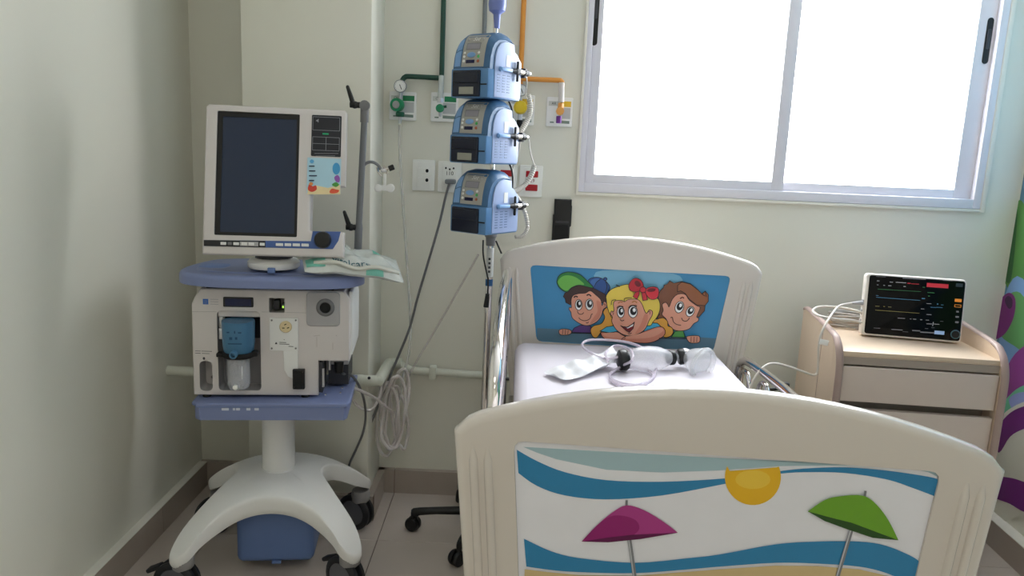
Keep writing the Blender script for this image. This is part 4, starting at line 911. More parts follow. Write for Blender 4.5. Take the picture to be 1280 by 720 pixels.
MB().tube([(ox, YP - .012, zb), (xe - .02, YP - .012, zb), (xe - .006, YP - .012, zb - .002), (xe, YP - .012, zb - .008), (xe, YP - .012, zb - .035)], .0092, OPIPE, 12, n=4).build('branch', ot)
# drain pipe around the pillar
pz = W(340, 471, 2.72).z
dp = thing('drain_pipe', 'white drain pipe running low along the wall around the pillar', 'pipe', (-.5, 2.72, pz))
MB().tube([(XL, 2.722, pz + .006), (-1.0, 2.722, pz + .004), (-.54, 2.722, pz)], .018, PVC, 14).build('pipe_run', dp)
ex = -.478
MB().tube([(-.545, 2.722, pz), (ex - .022, 2.722, pz), (ex - .006, 2.728, pz), (ex, 2.744, pz), (ex, 2.94, pz), (ex + .006, 2.96, pz), (ex + .022, 2.966, pz), (ex + .05, 2.966, pz)], .021, PVC, 14, n=3).build('elbow', dp)
MB().cyl((-.565, 2.722, pz), (-.535, 2.722, pz), .0225, PVC, seg=18).build('pipe_collar', dp)
zz1, zz2 = W(515, 463, 2.966).z, W(640, 471, 2.966).z
MB().tube([(ex + .03, 2.966, pz), (W(515, 463, 2.966).x, 2.966, zz1), (W(610, 470, 2.966).x, 2.966, zz2), (.9, 2.966, zz2 - .06), (1.2, 2.966, zz2 - .075)], .0155, PVC, 14).build('pipe_run', dp)
cx_ = W(541, 466, 2.96)
MB().box((cx_.x, 2.966, cx_.z), (.028, .04, .052), PVC, r=.003).build('pipe_clip', dp)
MB().ball((ex - .03, 2.70, pz + .018), .006, DARKG, 8).build('pipe_screw', dp)

def plate_rect(x0, y0, x1, y1, Y=2.995):
    a, c = W(x0, y0, Y), W(x1, y1, Y); return a.x, c.z, c.x, a.z
def gas_plate(px, label, colr, txt, group='medical gas outlet plates'):
    x0, z0, x1, z1 = plate_rect(*px); t = thing('gas_outlet_plate', label, 'outlet plate', ((x0 + x1) / 2, 2.998, z0), 0, group)
    fr = Fr(((x0 + x1) / 2, 2.999, (z0 + z1) / 2)); w_, h_ = (x1 - x0) / 2, (z1 - z0) / 2
    pm2 = mat('plate_white', (244, 244, 242), .35)
    MB().slab(rect(-w_, -h_, w_, h_, .004), fr, 0, .008, pm2, r=.002).build('plate', t)
    MB().slab(rect(w_ * .0, h_ * .36, w_ * .86, h_ * .74), fr, .0075, .0086, colr).build('colour_band', t)
    k = MB().slab(rect(-w_ * .86, h_ * .4, -w_ * .05, h_ * .72), fr, .0075, .0085, ink((205, 208, 204)))
    k.text(txt, fr, -w_ * .46, h_ * .56, .0135, ink((36, 40, 40)), w=.0088); k.build('name_label', t, smooth=0)
    lines(f2 := MB(), fr, [((-w_ * .7, -h_ * .72), (-w_ * .4, -h_ * .72)), ((-w_ * .1, -h_ * .72), (w_ * .8, -h_ * .74)), ((-w_ * .1, -h_ * .62), (w_ * .8, -h_ * .64))], .005, ink((120, 140, 130)), .0083); f2.build('small_print', t, smooth=0)['kind'] = 'stuff'
    MB().slab(rect(-w_ * .1, -h_ * .45, w_ * .84, h_ * .3), fr, .0076, .0083, ink((196, 198, 200))).build('grey_field', t)
    return t, fr
GB, YBD = ink((26, 128, 84)), ink((232, 190, 50))
gas_plate((487, 114, 520, 151), 'leftmost oxygen outlet plate with a green band behind the gauge', GB, 'Oxi')
gas_plate((539, 115, 572, 153), 'oxygen outlet plate behind the clear flowmeter', GB, 'Oxi')
gas_plate((637, 118, 667, 157), 'air outlet plate behind the yellow valve beside the pumps', YBD, 'AR')
gas_plate((684, 121, 714.5, 159), 'rightmost air outlet plate with yellow band nearest the window', YBD, 'AR')
def gauge(mb_parent, c, r, name='gauge'):
    c = Vector(c); g = MB().lathe([(0, 0), (r * .95, 0), (r, .003), (r, .016), (r * .94, .018), (r * .9, .0165), (0, .0165)], c, (0, -1, 0), mat('gauge_rim', (150, 152, 156), .35, .5), 28).build(name, mb_parent)
    MB().lathe([(0, .0166), (r * .88, .0166), (r * .88, .0172), (0, .0174)], c, (0, -1, 0), WHITE, 28).build('dial', g)
    fr = Fr(c + Vector((0, -.0176, 0))); m_ = MB(); lines(m_, fr, [((-.002, .006 * r / .025), (.006 * r / .025, -.013 * r / .025))], .003 * r / .025, BLACKM, .0003)
    for a in range(-40, 221, 20): lines(m_, fr, [((.7 * r * math.cos(R(a)), .7 * r * math.sin(R(a))), (.82 * r * math.cos(R(a)), .82 * r * math.sin(R(a))))], .001, DARKG, .0002)
    m_.build('needle', g, smooth=0)['kind'] = 'stuff'
GV, GVD = mat('valve_green', (36, 140, 96), .35), mat('valve_dark_green', (16, 84, 60), .4)
# oxygen regulator on the first plate
c = W(501, 108, 2.95); c2 = W(497.5, 131, 2.945); c3 = W(499.5, 144, 2.955)
rg_ = thing('oxygen_regulator', 'green oxygen regulator with round white gauge on the leftmost plate', 'regulator', (c2.x, 2.96, c3.z))
gauge(rg_, c, .0235); MB().cyl((c.x, 2.955, c.z - .02), (c2.x + .004, 2.955, c2.z), .007, SILVER).build('gauge_stem', rg_)
MB().lathe([(.013, 0), (.023, 0), (.025, .006), (.025, .026), (.023, .03), (.015, .03), (.013, .026)], (c2.x, 2.968, c2.z), (-.25, -1, 0), GV, 26).build('regulator_ring', rg_)
MB().lathe([(0, 0), (.0145, 0), (.0145, .029), (.012, .032), (0, .032)], (c2.x, 2.968, c2.z), (-.25, -1, 0), LGREY, 22).build('regulator_cap', rg_)
MB().cyl((c3.x + .002, 2.955, c3.z + .012), (c3.x + .002, 2.955, c3.z - .006), .0165, GVD, bev=.003).build('outlet_nut', rg_)
MB().cyl((c3.x + .002, 2.955, c3.z - .004), (c3.x + .002, 2.955, c3.z - .03), .006, SILVER, .005).build('hose_tail', rg_)
# flowmeter on the second
c = W(551.5, 108, 2.945); cb = W(550, 134, 2.945); ct = W(552, 94, 2.945); cl_ = W(550.5, 124, 2.945)
fm = thing('flowmeter', 'clear oxygen flowmeter tube with green valve', 'flowmeter', (cb.x, 2.95, cb.z - .03))
MB().cyl((cl_.x, 2.945, cl_.z), (ct.x, 2.945, ct.z), .0105, clear('flow_tube', (232, 238, 236), .45, .08), seg=18, bev=.003).build('tube', fm)
MB().cyl((cl_.x - .002, 2.945, cl_.z), (ct.x - .002, 2.945, ct.z - .006), .0035, WHITE, seg=10).build('inner_tube', fm)
MB().cyl((cl_.x, 2.945, cl_.z + .004), (cl_.x, 2.945, cl_.z - .012), .0125, SILVER, seg=6).build('tube_nut', fm)
MB().lathe([(0, 0), (.012, 0), (.015, .008), (.0155, .022), (.012, .026), (0, .026)], (cb.x, 2.962, cb.z - .004), (0, -1, 0), GV, 18).cyl((cb.x, 2.95, cb.z), (cb.x + .024, 2.95, cb.z + .004), .005, GVD).build('valve', fm)
MB().cyl((cb.x, 2.95, cb.z - .01), (cb.x + .001, 2.95, cb.z - .034), .007, SILVER, .005).build('outlet', fm)
# air valve with yellow cap beside the pumps
c = W(650.5, 134, 2.93); g_ = W(652, 113, 2.935)
av = thing('air_regulator', 'air regulator with round yellow cap and gauge beside the pumps', 'regulator', (c.x, 2.95, c.z - .06))
gauge(av, g_, .0215); MB().lathe([(0, 0), (.024, 0), (.0255, .004), (.0255, .028), (.02, .036), (0, .038)], (c.x, 2.966, c.z), (0, -1, 0), mat('cap_yellow', (240, 206, 40), .35), 26).build('yellow_cap', av)
MB().cyl((c.x, 2.95, c.z - .02), (c.x, 2.95, c.z - .05), .009, SILVER).cyl((c.x, 2.95, g_.z), (c.x, 2.95, c.z), .006, SILVER).build('stem', av)
MB().cyl((c.x, 2.95, c.z - .046), (c.x, 2.95, c.z - .08), .0125, BLACK, .009).build('black_coupling', av)
# air outlet adapter
c = W(700, 139, 2.95); ct = W(702, 103, 2.955); cl_ = W(701.5, 128, 2.955); cp = W(698.5, 150, 2.955)
aa = thing('air_adapter', 'orange hexagonal air adapter with purple end on the rightmost plate', 'adapter', (c.x, 2.95, cp.z))
MB().cyl((ct.x, 2.955, ct.z), (cl_.x, 2.955, cl_.z), .0115, clear('adapter_tube', (232, 226, 222), .75, .15), seg=16, bev=.003).build('tube', aa)
MB().cyl((c.x, 2.965, c.z), (c.x, 2.935, c.z), .0155, mat('hex_orange', (226, 160, 84), .35), seg=8).cyl((c.x + .002, 2.955, c.z + .006), (c.x + .003, 2.955, c.z + .03), .012, mat('hex_orange'), seg=6).build('hex_body', aa)
MB().cyl((cp.x, 2.955, cp.z + .015), (cp.x, 2.955, cp.z - .012), .0105, mat('purple_plastic', (110, 50, 140), .4), bev=.002).build('purple_nozzle', aa)
# sockets
def socket_plate(px, label, name='wall_socket'):
    x0, z0, x1, z1 = plate_rect(*px); t = thing(name, label, 'socket', ((x0 + x1) / 2, 2.998, z0), 0, 'electrical plates on the wall')
    fr = Fr(((x0 + x1) / 2, 2.999, (z0 + z1) / 2)); w_, h_ = (x1 - x0) / 2, (z1 - z0) / 2
    MB().slab(rect(-w_, -h_, w_, h_, .005), fr, 0, .008, mat('socket_white', (242, 242, 236), .35), r=.002).build('plate', t)
    MB().slab(rect(-w_ * .62, -h_ * .84, w_ * .62, h_ * .84, .003), fr, .006, .0095, mat('socket_white'), r=.001).build('insert', t)
    return t, fr, w_, h_
t, fr, w_, h_ = socket_plate((516, 199, 543, 239), 'white wall plate with two modules, left of the plugged socket')
for dz in (.3, -.3):
    mo = MB().slab(rect(-w_ * .5, h_ * (dz - .17), w_ * .55, h_ * (dz + .17), .002), fr, .009, .0112, mat('socket_white'), r=.001).build('module', t)
    MB().slab(ell(w_ * .32, h_ * dz, .006, .007, 12), fr, .0105, .0122, BLACKM).build('module_dot', mo)
t, fr, w_, h_ = socket_plate((548, 201, 576, 241), 'white 110 volt wall socket with a grey plug in it')
ho = MB()
for dx in (-.33, 0, .33): ho.slab(ell(w_ * dx, h_ * (.56 - (.07 if dx == 0 else 0)), .0035, .004, 10), fr, .009, .0102, BLACKM)
ho.build('socket_holes', t)['kind'] = 'stuff'
MB().text('110', fr, 0, h_ * .22, .021, ink((50, 50, 52)), w=.0103).build('voltage_print', t, smooth=0)
tt, fr, w_, h_ = socket_plate((650, 206, 677, 247), 'white wall plate with two red sockets marked 29'); REDS = mat('red_module', (176, 22, 34), .35)
for dz in (.45, -.4): MB().slab(rect(-w_ * .45, h_ * (dz - .2), w_ * .6, h_ * (dz + .2), .003), fr, .009, .012, REDS, r=.001).build('red_module', tt)
MB().text('29', fr, w_ * .12, h_ * .03, .019, ink((150, 60, 60)), w=.0103).build('number_print', tt, smooth=0)
tt, fr, w_, h_ = socket_plate((618, 205, 645, 245), 'white wall plate with red sockets, mostly hidden behind the pumps')
for dz in (.45, -.4): MB().slab(rect(-w_ * .45, h_ * (dz - .2), w_ * .6, h_ * (dz + .2), .003), fr, .009, .012, REDS, r=.001).build('red_module', tt)
# black holder on the wall above the bed head
a, c = W(692.5, 249, 2.97), W(712.5, 312, 2.97)
bh = thing('wall_holder', 'black slim holder hanging on the wall above the bed head', 'holder', ((a.x + c.x) / 2, 2.99, c.z - .02))
fr = Fr(((a.x + c.x) / 2, 3.0, (a.z + c.z) / 2)); h_ = (a.z - c.z) / 2; w_ = (c.x - a.x) / 2
MB().slab([(-w_, -h_ - .02), (w_ * .86, -h_ - .02), (w_ * .86, -h_ * .1), (w_ * .98, -h_ * .05), (w_ * .98, h_ * .75), (w_ * .92, h_ * .78), (w_ * .92, h_), (-w_ * .9, h_), (-w_ * .9, h_ * .4), (-w_, h_ * .35)], fr, 0, .028, BLACK, r=.005).build('holder_shell', bh)
MB().slab(rect(-w_ * .7, h_ * .06, w_ * .7, h_ * .14, .001), fr, .027, .03, DARKG).slab(rect(-w_ * .8, -h_ * .9, w_ * .7, -h_ * .02, .003), fr, .027, .031, BLACKM, r=.002).build('holder_pocket', bh)

# ------------------------------------------------------------------ cords and hoses
def cord(name, label, pts, r, m, cat='cable', group=None, n=6, seg=8):
    P = [W(*p) if len(p) == 3 and p[0] > 5 else Vector(p) for p in pts]
    lo = min(P, key=lambda v: v.z); o = MB().tube(P, r, m, seg, n=n).build(name, base=tuple(lo)); return tag(o, label, cat, group)
GCAB = mat('grey_cable', (104, 104, 106), .5); WCAB = mat('cream_cable', (206, 200, 190), .45); TUBE = clear('clear_hose', (240, 232, 230), .55, .15)
pk = W(563, 227, 2.975)
pg = thing('power_cable', 'grey power cable plugged into the 110 socket and hanging down', 'cable', (pk.x, 2.97, .25))
MB().slab(rect(-.021, -.009, .021, .009, .006), Fr((pk.x, 2.99, pk.z)), 0, .024, mat('plug_grey', (128, 134, 138), .45), r=.004).build('plug', pg)
MB().tube([(pk.x - .003, 2.968, pk.z - .006)] + [W(*p) for p in ((557, 246, 2.955), (549, 280, 2.94), (536, 325, 2.93), (522, 372, 2.92), (512, 410, 2.91), (498, 445, 2.89), (480, 488, 2.86), (463, 530, 2.83), (446, 568, 2.80), (436, 590, 2.78))], .0048, GCAB, 10, n=6).build('cord', pg)
cord('ventilator_cable', 'grey cable curving down from the right side of the ventilator body', [(428, 467, 2.44), (440, 470, 2.48), (449, 483, 2.56), (455, 500, 2.64), (457, 520, 2.7), (454, 540, 2.73), (445, 562, 2.735), (437, 580, 2.735), (432, 600, 2.735)], .0045, GCAB)
# hanging coil of clear tubing
tc_ = thing('hose_coil', 'loose coil of clear tubing hanging under the drain pipe', 'tubing', tuple(W(490, 572, 2.86)))
rnd = random.Random(5)
for i, (cx, cy, rx, ry, rot) in enumerate(((492, 516, 14, 46, .12), (488, 520, 11, 40, -.1), (496, 510, 12, 50, .2), (484, 524, 13, 46, .05), (499, 522, 10, 40, -.15))):
    y0_ = 2.82 + .012 * i; e_ = ell(cx, cy, rx, ry, 16, rot)
    MB().tube([W(x + rnd.uniform(-1.5, 1.5), y, y0_ + .02 * math.sin(k)) for k, (x, y) in enumerate(e_)], .0066, TUBE, 10, n=3, closed=True).build('loop', tc_)
MB().tube([W(*p) for p in ((440, 484, 2.52), (452, 489, 2.56), (468, 497, 2.66), (482, 508, 2.78), (492, 516, 2.84))], .006, TUBE, 8, n=5).build('loose_end', tc_)
MB().tube([W(*p) for p in ((478, 470, 2.82), (474, 495, 2.78), (464, 512, 2.74), (448, 508, 2.7), (438, 495, 2.6))], .006, TUBE, 8, n=5).build('loose_end', tc_)
cord('oxygen_hose', 'thin clear hose hanging down the wall from the oxygen regulator', [(499.6, 156, 2.955), (500, 190, 2.96), (504, 260, 2.97), (509, 330, 2.972), (513, 400, 2.965), (511, 440, 2.93), (504, 470, 2.9), (499, 500, 2.88)], .0055, clear('faint_hose', (230, 228, 224), .36, .15), 'hose')
cord('diagonal_hose', 'faint clear hose slanting from behind the pumps to the hanging coil', [(598, 318, 2.9), (580, 350, 2.92), (556, 392, 2.93), (530, 436, 2.93), (512, 468, 2.91), (505, 490, 2.89)], .0042, clear('fainter_hose', (206, 190, 190), .3, .2), 'hose')
# cords around the pumps
def coil(pts, r, m, wire, turns):
    P = [W(*p) for p in pts]; k = max(4, int(turns * 6 / (len(P) - 1)))
    return MB().tube(P, lambda t: r + .25 * wire * (1 + math.sin(2 * PI * turns * t)), m, 10, n=k)
tag(coil([(660, 118, 2.9), (663, 132, 2.9), (661, 146, 2.9), (655, 158, 2.88), (649, 168, 2.86)], .009, WCAB, .0042, 22).build('coiled_cord', base=tuple(W(655, 165, 2.88))), 'coiled cream cord below the orange pipe beside the yellow valve', 'cord', 'cords on the pump stand')
tag(coil([(668, 207, 2.78), (664, 219, 2.77), (656, 231, 2.76), (647, 237, 2.74), (641, 239, 2.72)], .0085, WCAB, .004, 22).build('coiled_cord', base=tuple(W(650, 235, 2.75))), 'coiled cream cord curving in front of the red sockets', 'cord', 'cords on the pump stand')
tag(coil([(645, 243, 2.66), (652, 256, 2.66), (658, 272, 2.66), (659, 286, 2.66), (653, 295, 2.65), (644, 296, 2.64)], .0055, WCAB, .0042, 26).build('coiled_cord', base=tuple(W(652, 295, 2.66))), 'coiled cream cord looping below the lowest pump clamp', 'cord', 'cords on the pump stand')
cord('thin_cord', 'thin cream cord hanging from the middle pump clamp', [(661, 170, 2.7), (662, 185, 2.72), (665, 198, 2.76), (668, 207, 2.78)], .0022, WCAB)
cord('thin_cord', 'thin cream cord hanging from the top pump clamp', [(658, 92, 2.7), (658.5, 104, 2.76), (657, 118, 2.84), (660, 124, 2.9)], .0022, WCAB)
cord('thin_cord', 'thicker cream cord hanging behind the middle pump, above the red sockets', [(651, 170, 2.72), (648, 190, 2.74), (642, 206, 2.76), (640, 214, 2.76)], .0035, WCAB)
cord('pump_cable', 'black cord hanging between the middle and lowest pumps', [(634, 200, 2.7), (639, 210, 2.7), (641, 222, 2.7), (640.5, 236, 2.69)], .0034, BLACK)
cord('pump_cable', 'black cord beside the yellow valve, right of the middle pump', [(634, 122, 2.72), (639, 134, 2.74), (641, 146, 2.74), (640, 160, 2.72)], .0034, BLACK)
kc_ = thing('black_cable', 'thin black cable with plug hanging along the infusion stand', 'cable', tuple(W(607, 385, 2.67)))
MB().tube([W(*p) for p in ((604, 300, 2.64), (604, 318, 2.64), (607, 335, 2.655), (610, 350, 2.66), (609.5, 368, 2.66))], .0028, BLACK, 8, n=5).build('cord', kc_)
MB().cyl(W(609.5, 367, 2.66), W(607.5, 384, 2.66), .007, BLACK, .01, bev=.002).build('plug', kc_)
cord('black_lead', 'short black lead dangling right of the stand collar', [(620, 301, 2.66), (623, 308, 2.655), (627, 317, 2.65)], .0032, BLACK)

# ------------------------------------------------------------------ bedside cabinet
CY = R(-4.5)
CAB = thing('bedside_cabinet', 'light wood bedside cabinet with raised side panels and pale drawers', 'cabinet', (1.335, 2.40, 0), CY)
WOOD = mat('pale_wood', (210, 188, 164), .4, var=.05, scale=12)
_nt = WOOD.node_tree; _nz = [n_ for n_ in _nt.nodes if n_.type == 'TEX_NOISE'][0]
_mp = _nt.nodes.new('ShaderNodeMapping'); _mp.inputs['Scale'].default_value = (14, 14, .8)
_tc = [n_ for n_ in _nt.nodes if n_.type == 'TEX_COORD'][0]; _nt.links.new(_tc.outputs['Object'], _mp.inputs[0]); _nt.links.new(_mp.outputs[0], _nz.inputs['Vector'])
EDGE = mat('taupe_edge', (164, 142, 134), .4); DRAW = mat('drawer_front', (206, 190, 180), .38, var=.02); INNER = mat('cabinet_taupe', (160, 146, 136), .5)
cbp = lambda n_, mb, par=CAB: mb.build(n_, par, world=False)
hwid, dep, ht, top_z = .258, .415, .875, .82
def side(sg):
    o = [(0.0, .03), (dep, .03), (dep, ht + .0), (dep - .03, ht + .008), (.11, ht - .012), (.05, ht - .03), (.02, ht - .06), (.004, ht - .10), (0, ht - .14)]
    o = [(y, z) for y, z in o]
    fr = Fr((sg * hwid + (-.011 if sg > 0 else -.011), 0, 0), (0, 1, 0), (0, 0, 1))
    s_ = cbp('side_panel', MB().slab(o, fr, .0, .022, WOOD, r=.001))
    P = [fr.p(y, z, .011) for y, z in sm([Vector(p) for p in o[2:]], False, 4)] + [fr.p(0, .4, .011), fr.p(0, .03, .011)]
    ed = MB(); rg = []
    for i, p_ in enumerate(P):
        T = (P[min(i + 1, len(P) - 1)] - P[max(i - 1, 0)]).normalized(); nn = Vector((0, T.z, -T.y)); 
        if nn.y > 0 and nn.z < 0: nn = -nn
        X = Vector((1, 0, 0)); nn = nn if (nn.y < 0 or nn.z > 0) else -nn
        rg.append([p_ + X * (.0125 * math.cos(R(a))) + nn * (.008 * math.sin(R(a))) for a in range(0, 181, 30)])
    ed.loops(rg, EDGE); cbp('edge_band', ed, s_)
side(-1); side(1)
cbp('top', MB().box((0, dep / 2 + .012, top_z - .009), (2 * hwid - .022, dep - .024, .018), WOOD, r=.001))
cbp('back_panel', MB().box((0, dep - .006, .44), (2 * hwid - .02, .012, .80), WOOD))
cbp('carcass', MB().box((0, dep / 2 + .03, .42), (2 * hwid - .024, dep - .1, .74), INNER).box((0, .035, top_z - .03), (2 * hwid - .024, .03, .024), INNER))
for z0, z1 in ((.655, .772), (.505, .628), (.355, .478), (.08, .33)):
    cbp('drawer', MB().slab(rect(-hwid + .013, z0, hwid - .013, z1), Fr((0, .018, 0)), -.018, .006, DRAW, r=.0015))
cbp('plinth', MB().box((0, .22, .025), (2 * hwid - .03, .38, .05), INNER))
# a dark slit across the outer left panel
cbp('panel_seam', MB().box((-hwid - .0113, .17, .45), (.0012, .002, .8), EDGE))

# ------------------------------------------------------------------ patient monitor
bl_, br_ = WZ(1081, 421, top_z), WZ(1198, 431, top_z)
md = (br_ - bl_); my = math.atan2(md.y, md.x); mc = (bl_ + br_) / 2; mw_ = md.length
MON = thing('patient_monitor', 'patient monitor with black touch screen and cream casing on the cabinet', 'monitor', (mc.x, mc.y, top_z), my)
MI = MAT[MON].inverted(); t8 = R(7)
MF = Fr((0, 0, .006), (1, 0, 0), (0, math.sin(t8), math.cos(t8)))
mm = lambda x, y: onfr(MI, MF, x, y)
pts = [mm(1080, 341), mm(1208, 350), mm(1202, 431), mm(1079, 419)]
mx0, mx1 = (pts[0][0] + pts[3][0]) / 2, (pts[1][0] + pts[2][0]) / 2; mz1 = (pts[0][1] + pts[1][1]) / 2
MC = mat('monitor_cream', (226, 220, 212), .4)
mb_ = lambda n_, mb, par=MON, s_=40: mb.build(n_, par, world=False, smooth=s_)
hous = mb_('casing', MB().slab(rect(mx0, 0, mx1, mz1, .012, 4), MF, -.035, 0, MC, r=.006).slab(rect(mx0 + .015, .004, mx1 - .015, mz1 - .015, .012, 4), MF, -.095, -.034, MC))
gl0, gl1 = mx0 + .011, mx1 - .005
MSCR = mat('monitor_glass', (6, 7, 11), .12, ior=1.25)
gls = mb_('front_glass', MB().slab(rect(gl0, .007, gl1, mz1 - .006, .008, 4), MF, -.001, .0015, MSCR, r=.0008), hous)
dsp = MB()
def mline(x0, y0, x1, y1, m, w_=.0012): lines(dsp, MF, [(mm(x0, y0), mm(x1, y1))], w_, m, .002)
GR, CY_, YE, WT, RD, OR, BLU, GY = (glow((60, 130, 80), .15), glow((80, 140, 180), .2), glow((150, 140, 80), .15), glow((170, 170, 176), .2), glow((196, 50, 66), .25), glow((226, 140, 50), .35), glow((150, 180, 220), .3), glow((120, 120, 128), .12))
mline(1097, 361.3, 1151, 364.5, GR); mline(1095, 371.5, 1150, 375.5, CY_); mline(1094, 387.5, 1149, 391.5, YE)
q0, q1 = mm(1158.5, 353.5), mm(1185, 360.5); dsp.flat([MF.p(a, b_, .002) for a, b_ in rect(q0[0], q1[1], q1[0], q0[1])][::1], RD)
def dash(x, y, w_, m, h_=1.6): mline(x, y, x + w_, y + w_ * .06, m, h_ * .0017)
for x, y, w_, m, h_ in ((1095, 345.5, 12, GY, .8), (1128, 347.5, 29, GY, 1.9), (1178, 350.5, 12, GY, .8), (1096, 351, 3, WT, 1), (1112, 352.5, 4, WT, 1.1), (1119.5, 352.8, 13, WT, 1), (1134, 354, 4, RD, 1.8), (1138.5, 354.6, 10, RD, 1), (1096, 356, 2, WT, 1), (1104, 356.6, 2, WT, .8), (1110, 357, 4, WT, .9), (1129, 358, 3, WT, 1.2), (1153, 359, 3, GR, .8),
    (1159, 365.6, 9, GR, 1), (1160, 370, 2, GR, 1.6), (1095, 369.3, 3, CY_, .8), (1152, 373, 4, CY_, 1.6), (1158, 379.3, 6, WT, .8), (1171, 380, 1.5, CY_, 2), (1176, 381, 3, CY_, .8), (1163, 384, 7, CY_, .8), (1170, 384, 8, CY_, .8), (1094, 382.5, 5, YE, .8), (1104, 383, 2, YE, .8), (1110, 383.6, 4, YE, .8), (1151, 386, 4, WT, .9), (1158, 393, 6, WT, 1), (1122, 397.5, 9, WT, .8), (1137, 398.5, 2, WT, .8), (1141, 398.8, 4, WT, .8), (1150, 399.5, 2.5, WT, 1.2), (1157, 400, 4, WT, .8), (1158, 404.6, 7, WT, .9), (1167, 405, 7, WT, .9), (1164, 409.5, 4, GY, .7), (1156, 410.5, 4, GY, .7), (1092, 409.8, 8, GY, .9), (1114, 411.6, 14, WT, .9), (1128, 414.5, 7, GY, .7), (1140, 413, 10, GY, 2.2), (1150, 415, 18, GY, 2.4), (1175, 401.5, 4, GY, .7)):
    dash(x, y, w_, m, h_)
mline(1166.5, 402.5, 1165.5, 407.5, WT, .0018)
q0, q1 = mm(1168, 413), mm(1180, 418.5); dsp.flat([MF.p(a, b_, .0022) for a, b_ in rect(q0[0], q1[1], q1[0], q0[1])], BLU)
mb_('screen_readout', dsp, gls, 0)['kind'] = 'stuff'
for y, m, w_, h_ in ((375.5, OR, 8, 4.5), (382.4, OR, 8, 4), (389.5, GY, 3, 2.4), (396, GY, 4, 2.4), (402.7, GY, 4, 2.4)):
    x = 1197.5 - (y - 375) * .06; q0, q1 = mm(x - w_ / 2, y - h_ / 2), mm(x + w_ / 2, y + h_ / 2)
    k_ = MB().slab(rect(q0[0], q1[1], q1[0], q0[1], .001), MF, .001, .0024, m, holes=[rect(q0[0] + .0016, q1[1] + .0016, q1[0] - .0016, q0[1] - .0016)] if y == 382.4 else ())
    mb_('touch_key', k_, gls, 0)
q0, q1 = mm(1195, 354), mm(1203, 359); mb_('alarm_lamp', MB().slab(rect(q0[0], q1[1], q1[0], q0[1], .001), MF, .001, .002, mat('lamp_teal', (50, 66, 76), .3)), gls, 0)
kq = mm(1194, 418); mb_('dial_ring', MB().lathe([(.0132, .001), (.0155, .001), (.0158, .0035), (.0145, .0045), (.0132, .0035)], MF.p(*kq), MF.n, mat('ring_teal', (86, 128, 136), .3), 30), gls)
mb_('dial', MB().lathe([(0, .001), (.013, .001), (.013, .004), (.011, .007), (0, .0075)], MF.p(*kq), MF.n, BLACK, 28), gls)
for s_ in (-1, 1): mb_('foot', MB().box((s_ * mw_ * .35, .055, .003), (.05, .05, .006), DARKG, r=.002))
for z_ in (.05, .085, .12): mb_('side_port', MB().box((mx0 - .001, .025, z_), (.006, .016, .02), LGREY, r=.002), hous)

# monitor cable: lead to the bed and coil on the cabinet
lead = thing('monitor_cable', 'cream monitor lead hanging over the cabinet side towards the bed', 'cable', tuple(W(1020, 468, 2.45)))
pl_ = MAT[MON] @ Vector((mx0, .02, .118))
MB().cyl(pl_ + Vector((-.002, 0, 0)), pl_ + Vector((-.045, -.004, -.002)), .009, LGREY, .004, bev=.002).build('plug', lead)
MB().tube([pl_ + Vector((-.043, -.004, -.002))] + [W(*p) for p in ((1050, 382, 2.62), (1042, 390, 2.58), (1034, 402, 2.52), (1027, 416, 2.5), (1023.5, 432, 2.5), (1023, 448, 2.5), (1022, 463, 2.5), (1018, 469, 2.49), (1005, 465, 2.46), (988, 459, 2.42), (970, 454.5, 2.38), (958, 456.5, 2.36), (947, 467, 2.34), (938, 484, 2.33), (934, 500, 2.32))], .0038, WCAB, 8, n=6).build('cord', lead)
tg = W(1030, 428, 2.49); MB().box(tg, (.03, .002, .018), WHITE, r=.0005, rot=Matrix.Rotation(R(10), 3, 'Y')).build('name_tag', lead)
cc_ = thing('cable_coil', 'bundle of coiled grey cable beside the monitor on the cabinet', 'cable', tuple(WZ(1060, 408, top_z)))
ctr = WZ(1062, 408, top_z); GC2 = mat('coil_cable', (176, 170, 164), .45)
for i in range(7):
    rx, ry = .078 - .004 * (i % 3), .05 - .004 * (i % 2); ox_, oy_ = random.uniform(-.008, .008), random.uniform(-.006, .006)
    MB().tube([(ctr.x + ox_ + rx * math.cos(t), ctr.y + oy_ + ry * math.sin(t), top_z + .006 + i * .0075 + .004 * math.sin(2 * t + i)) for t in [2 * PI * k / 14 for k in range(14)]], .0042, GC2, 8, n=3, closed=True).build('turn', cc_)
MB().tube([W(*p) for p in ((1078, 391, 2.68), (1060, 386, 2.70), (1040, 383.5, 2.72), (1022, 384, 2.7), (1016, 389, 2.64), (1022, 394, 2.58), (1034, 397, 2.56), (1048, 399, 2.58), (1062, 400, 2.6), (1077, 403, 2.62))], .0042, WCAB, 8, n=6).build('loose_turn', cc_)

# ------------------------------------------------------------------ resuscitator on the mattress
MZ = .7555
def mp(x, y, dz=0): return WZ(x, y, MZ + dz)
RES = thing('bag_valve_mask', 'manual resuscitator with clear mask and white reservoir bag on the mattress', 'resuscitator', tuple(mp(790, 455)))
FROST = clear('frosted_bag', (232, 232, 238), .42, .25); MASK = clear('mask_clear', (236, 238, 240), .36, .08); RESW = mat('reservoir_white', (244, 244, 248), .45, bump=.3, bscale=60, alpha=.82)
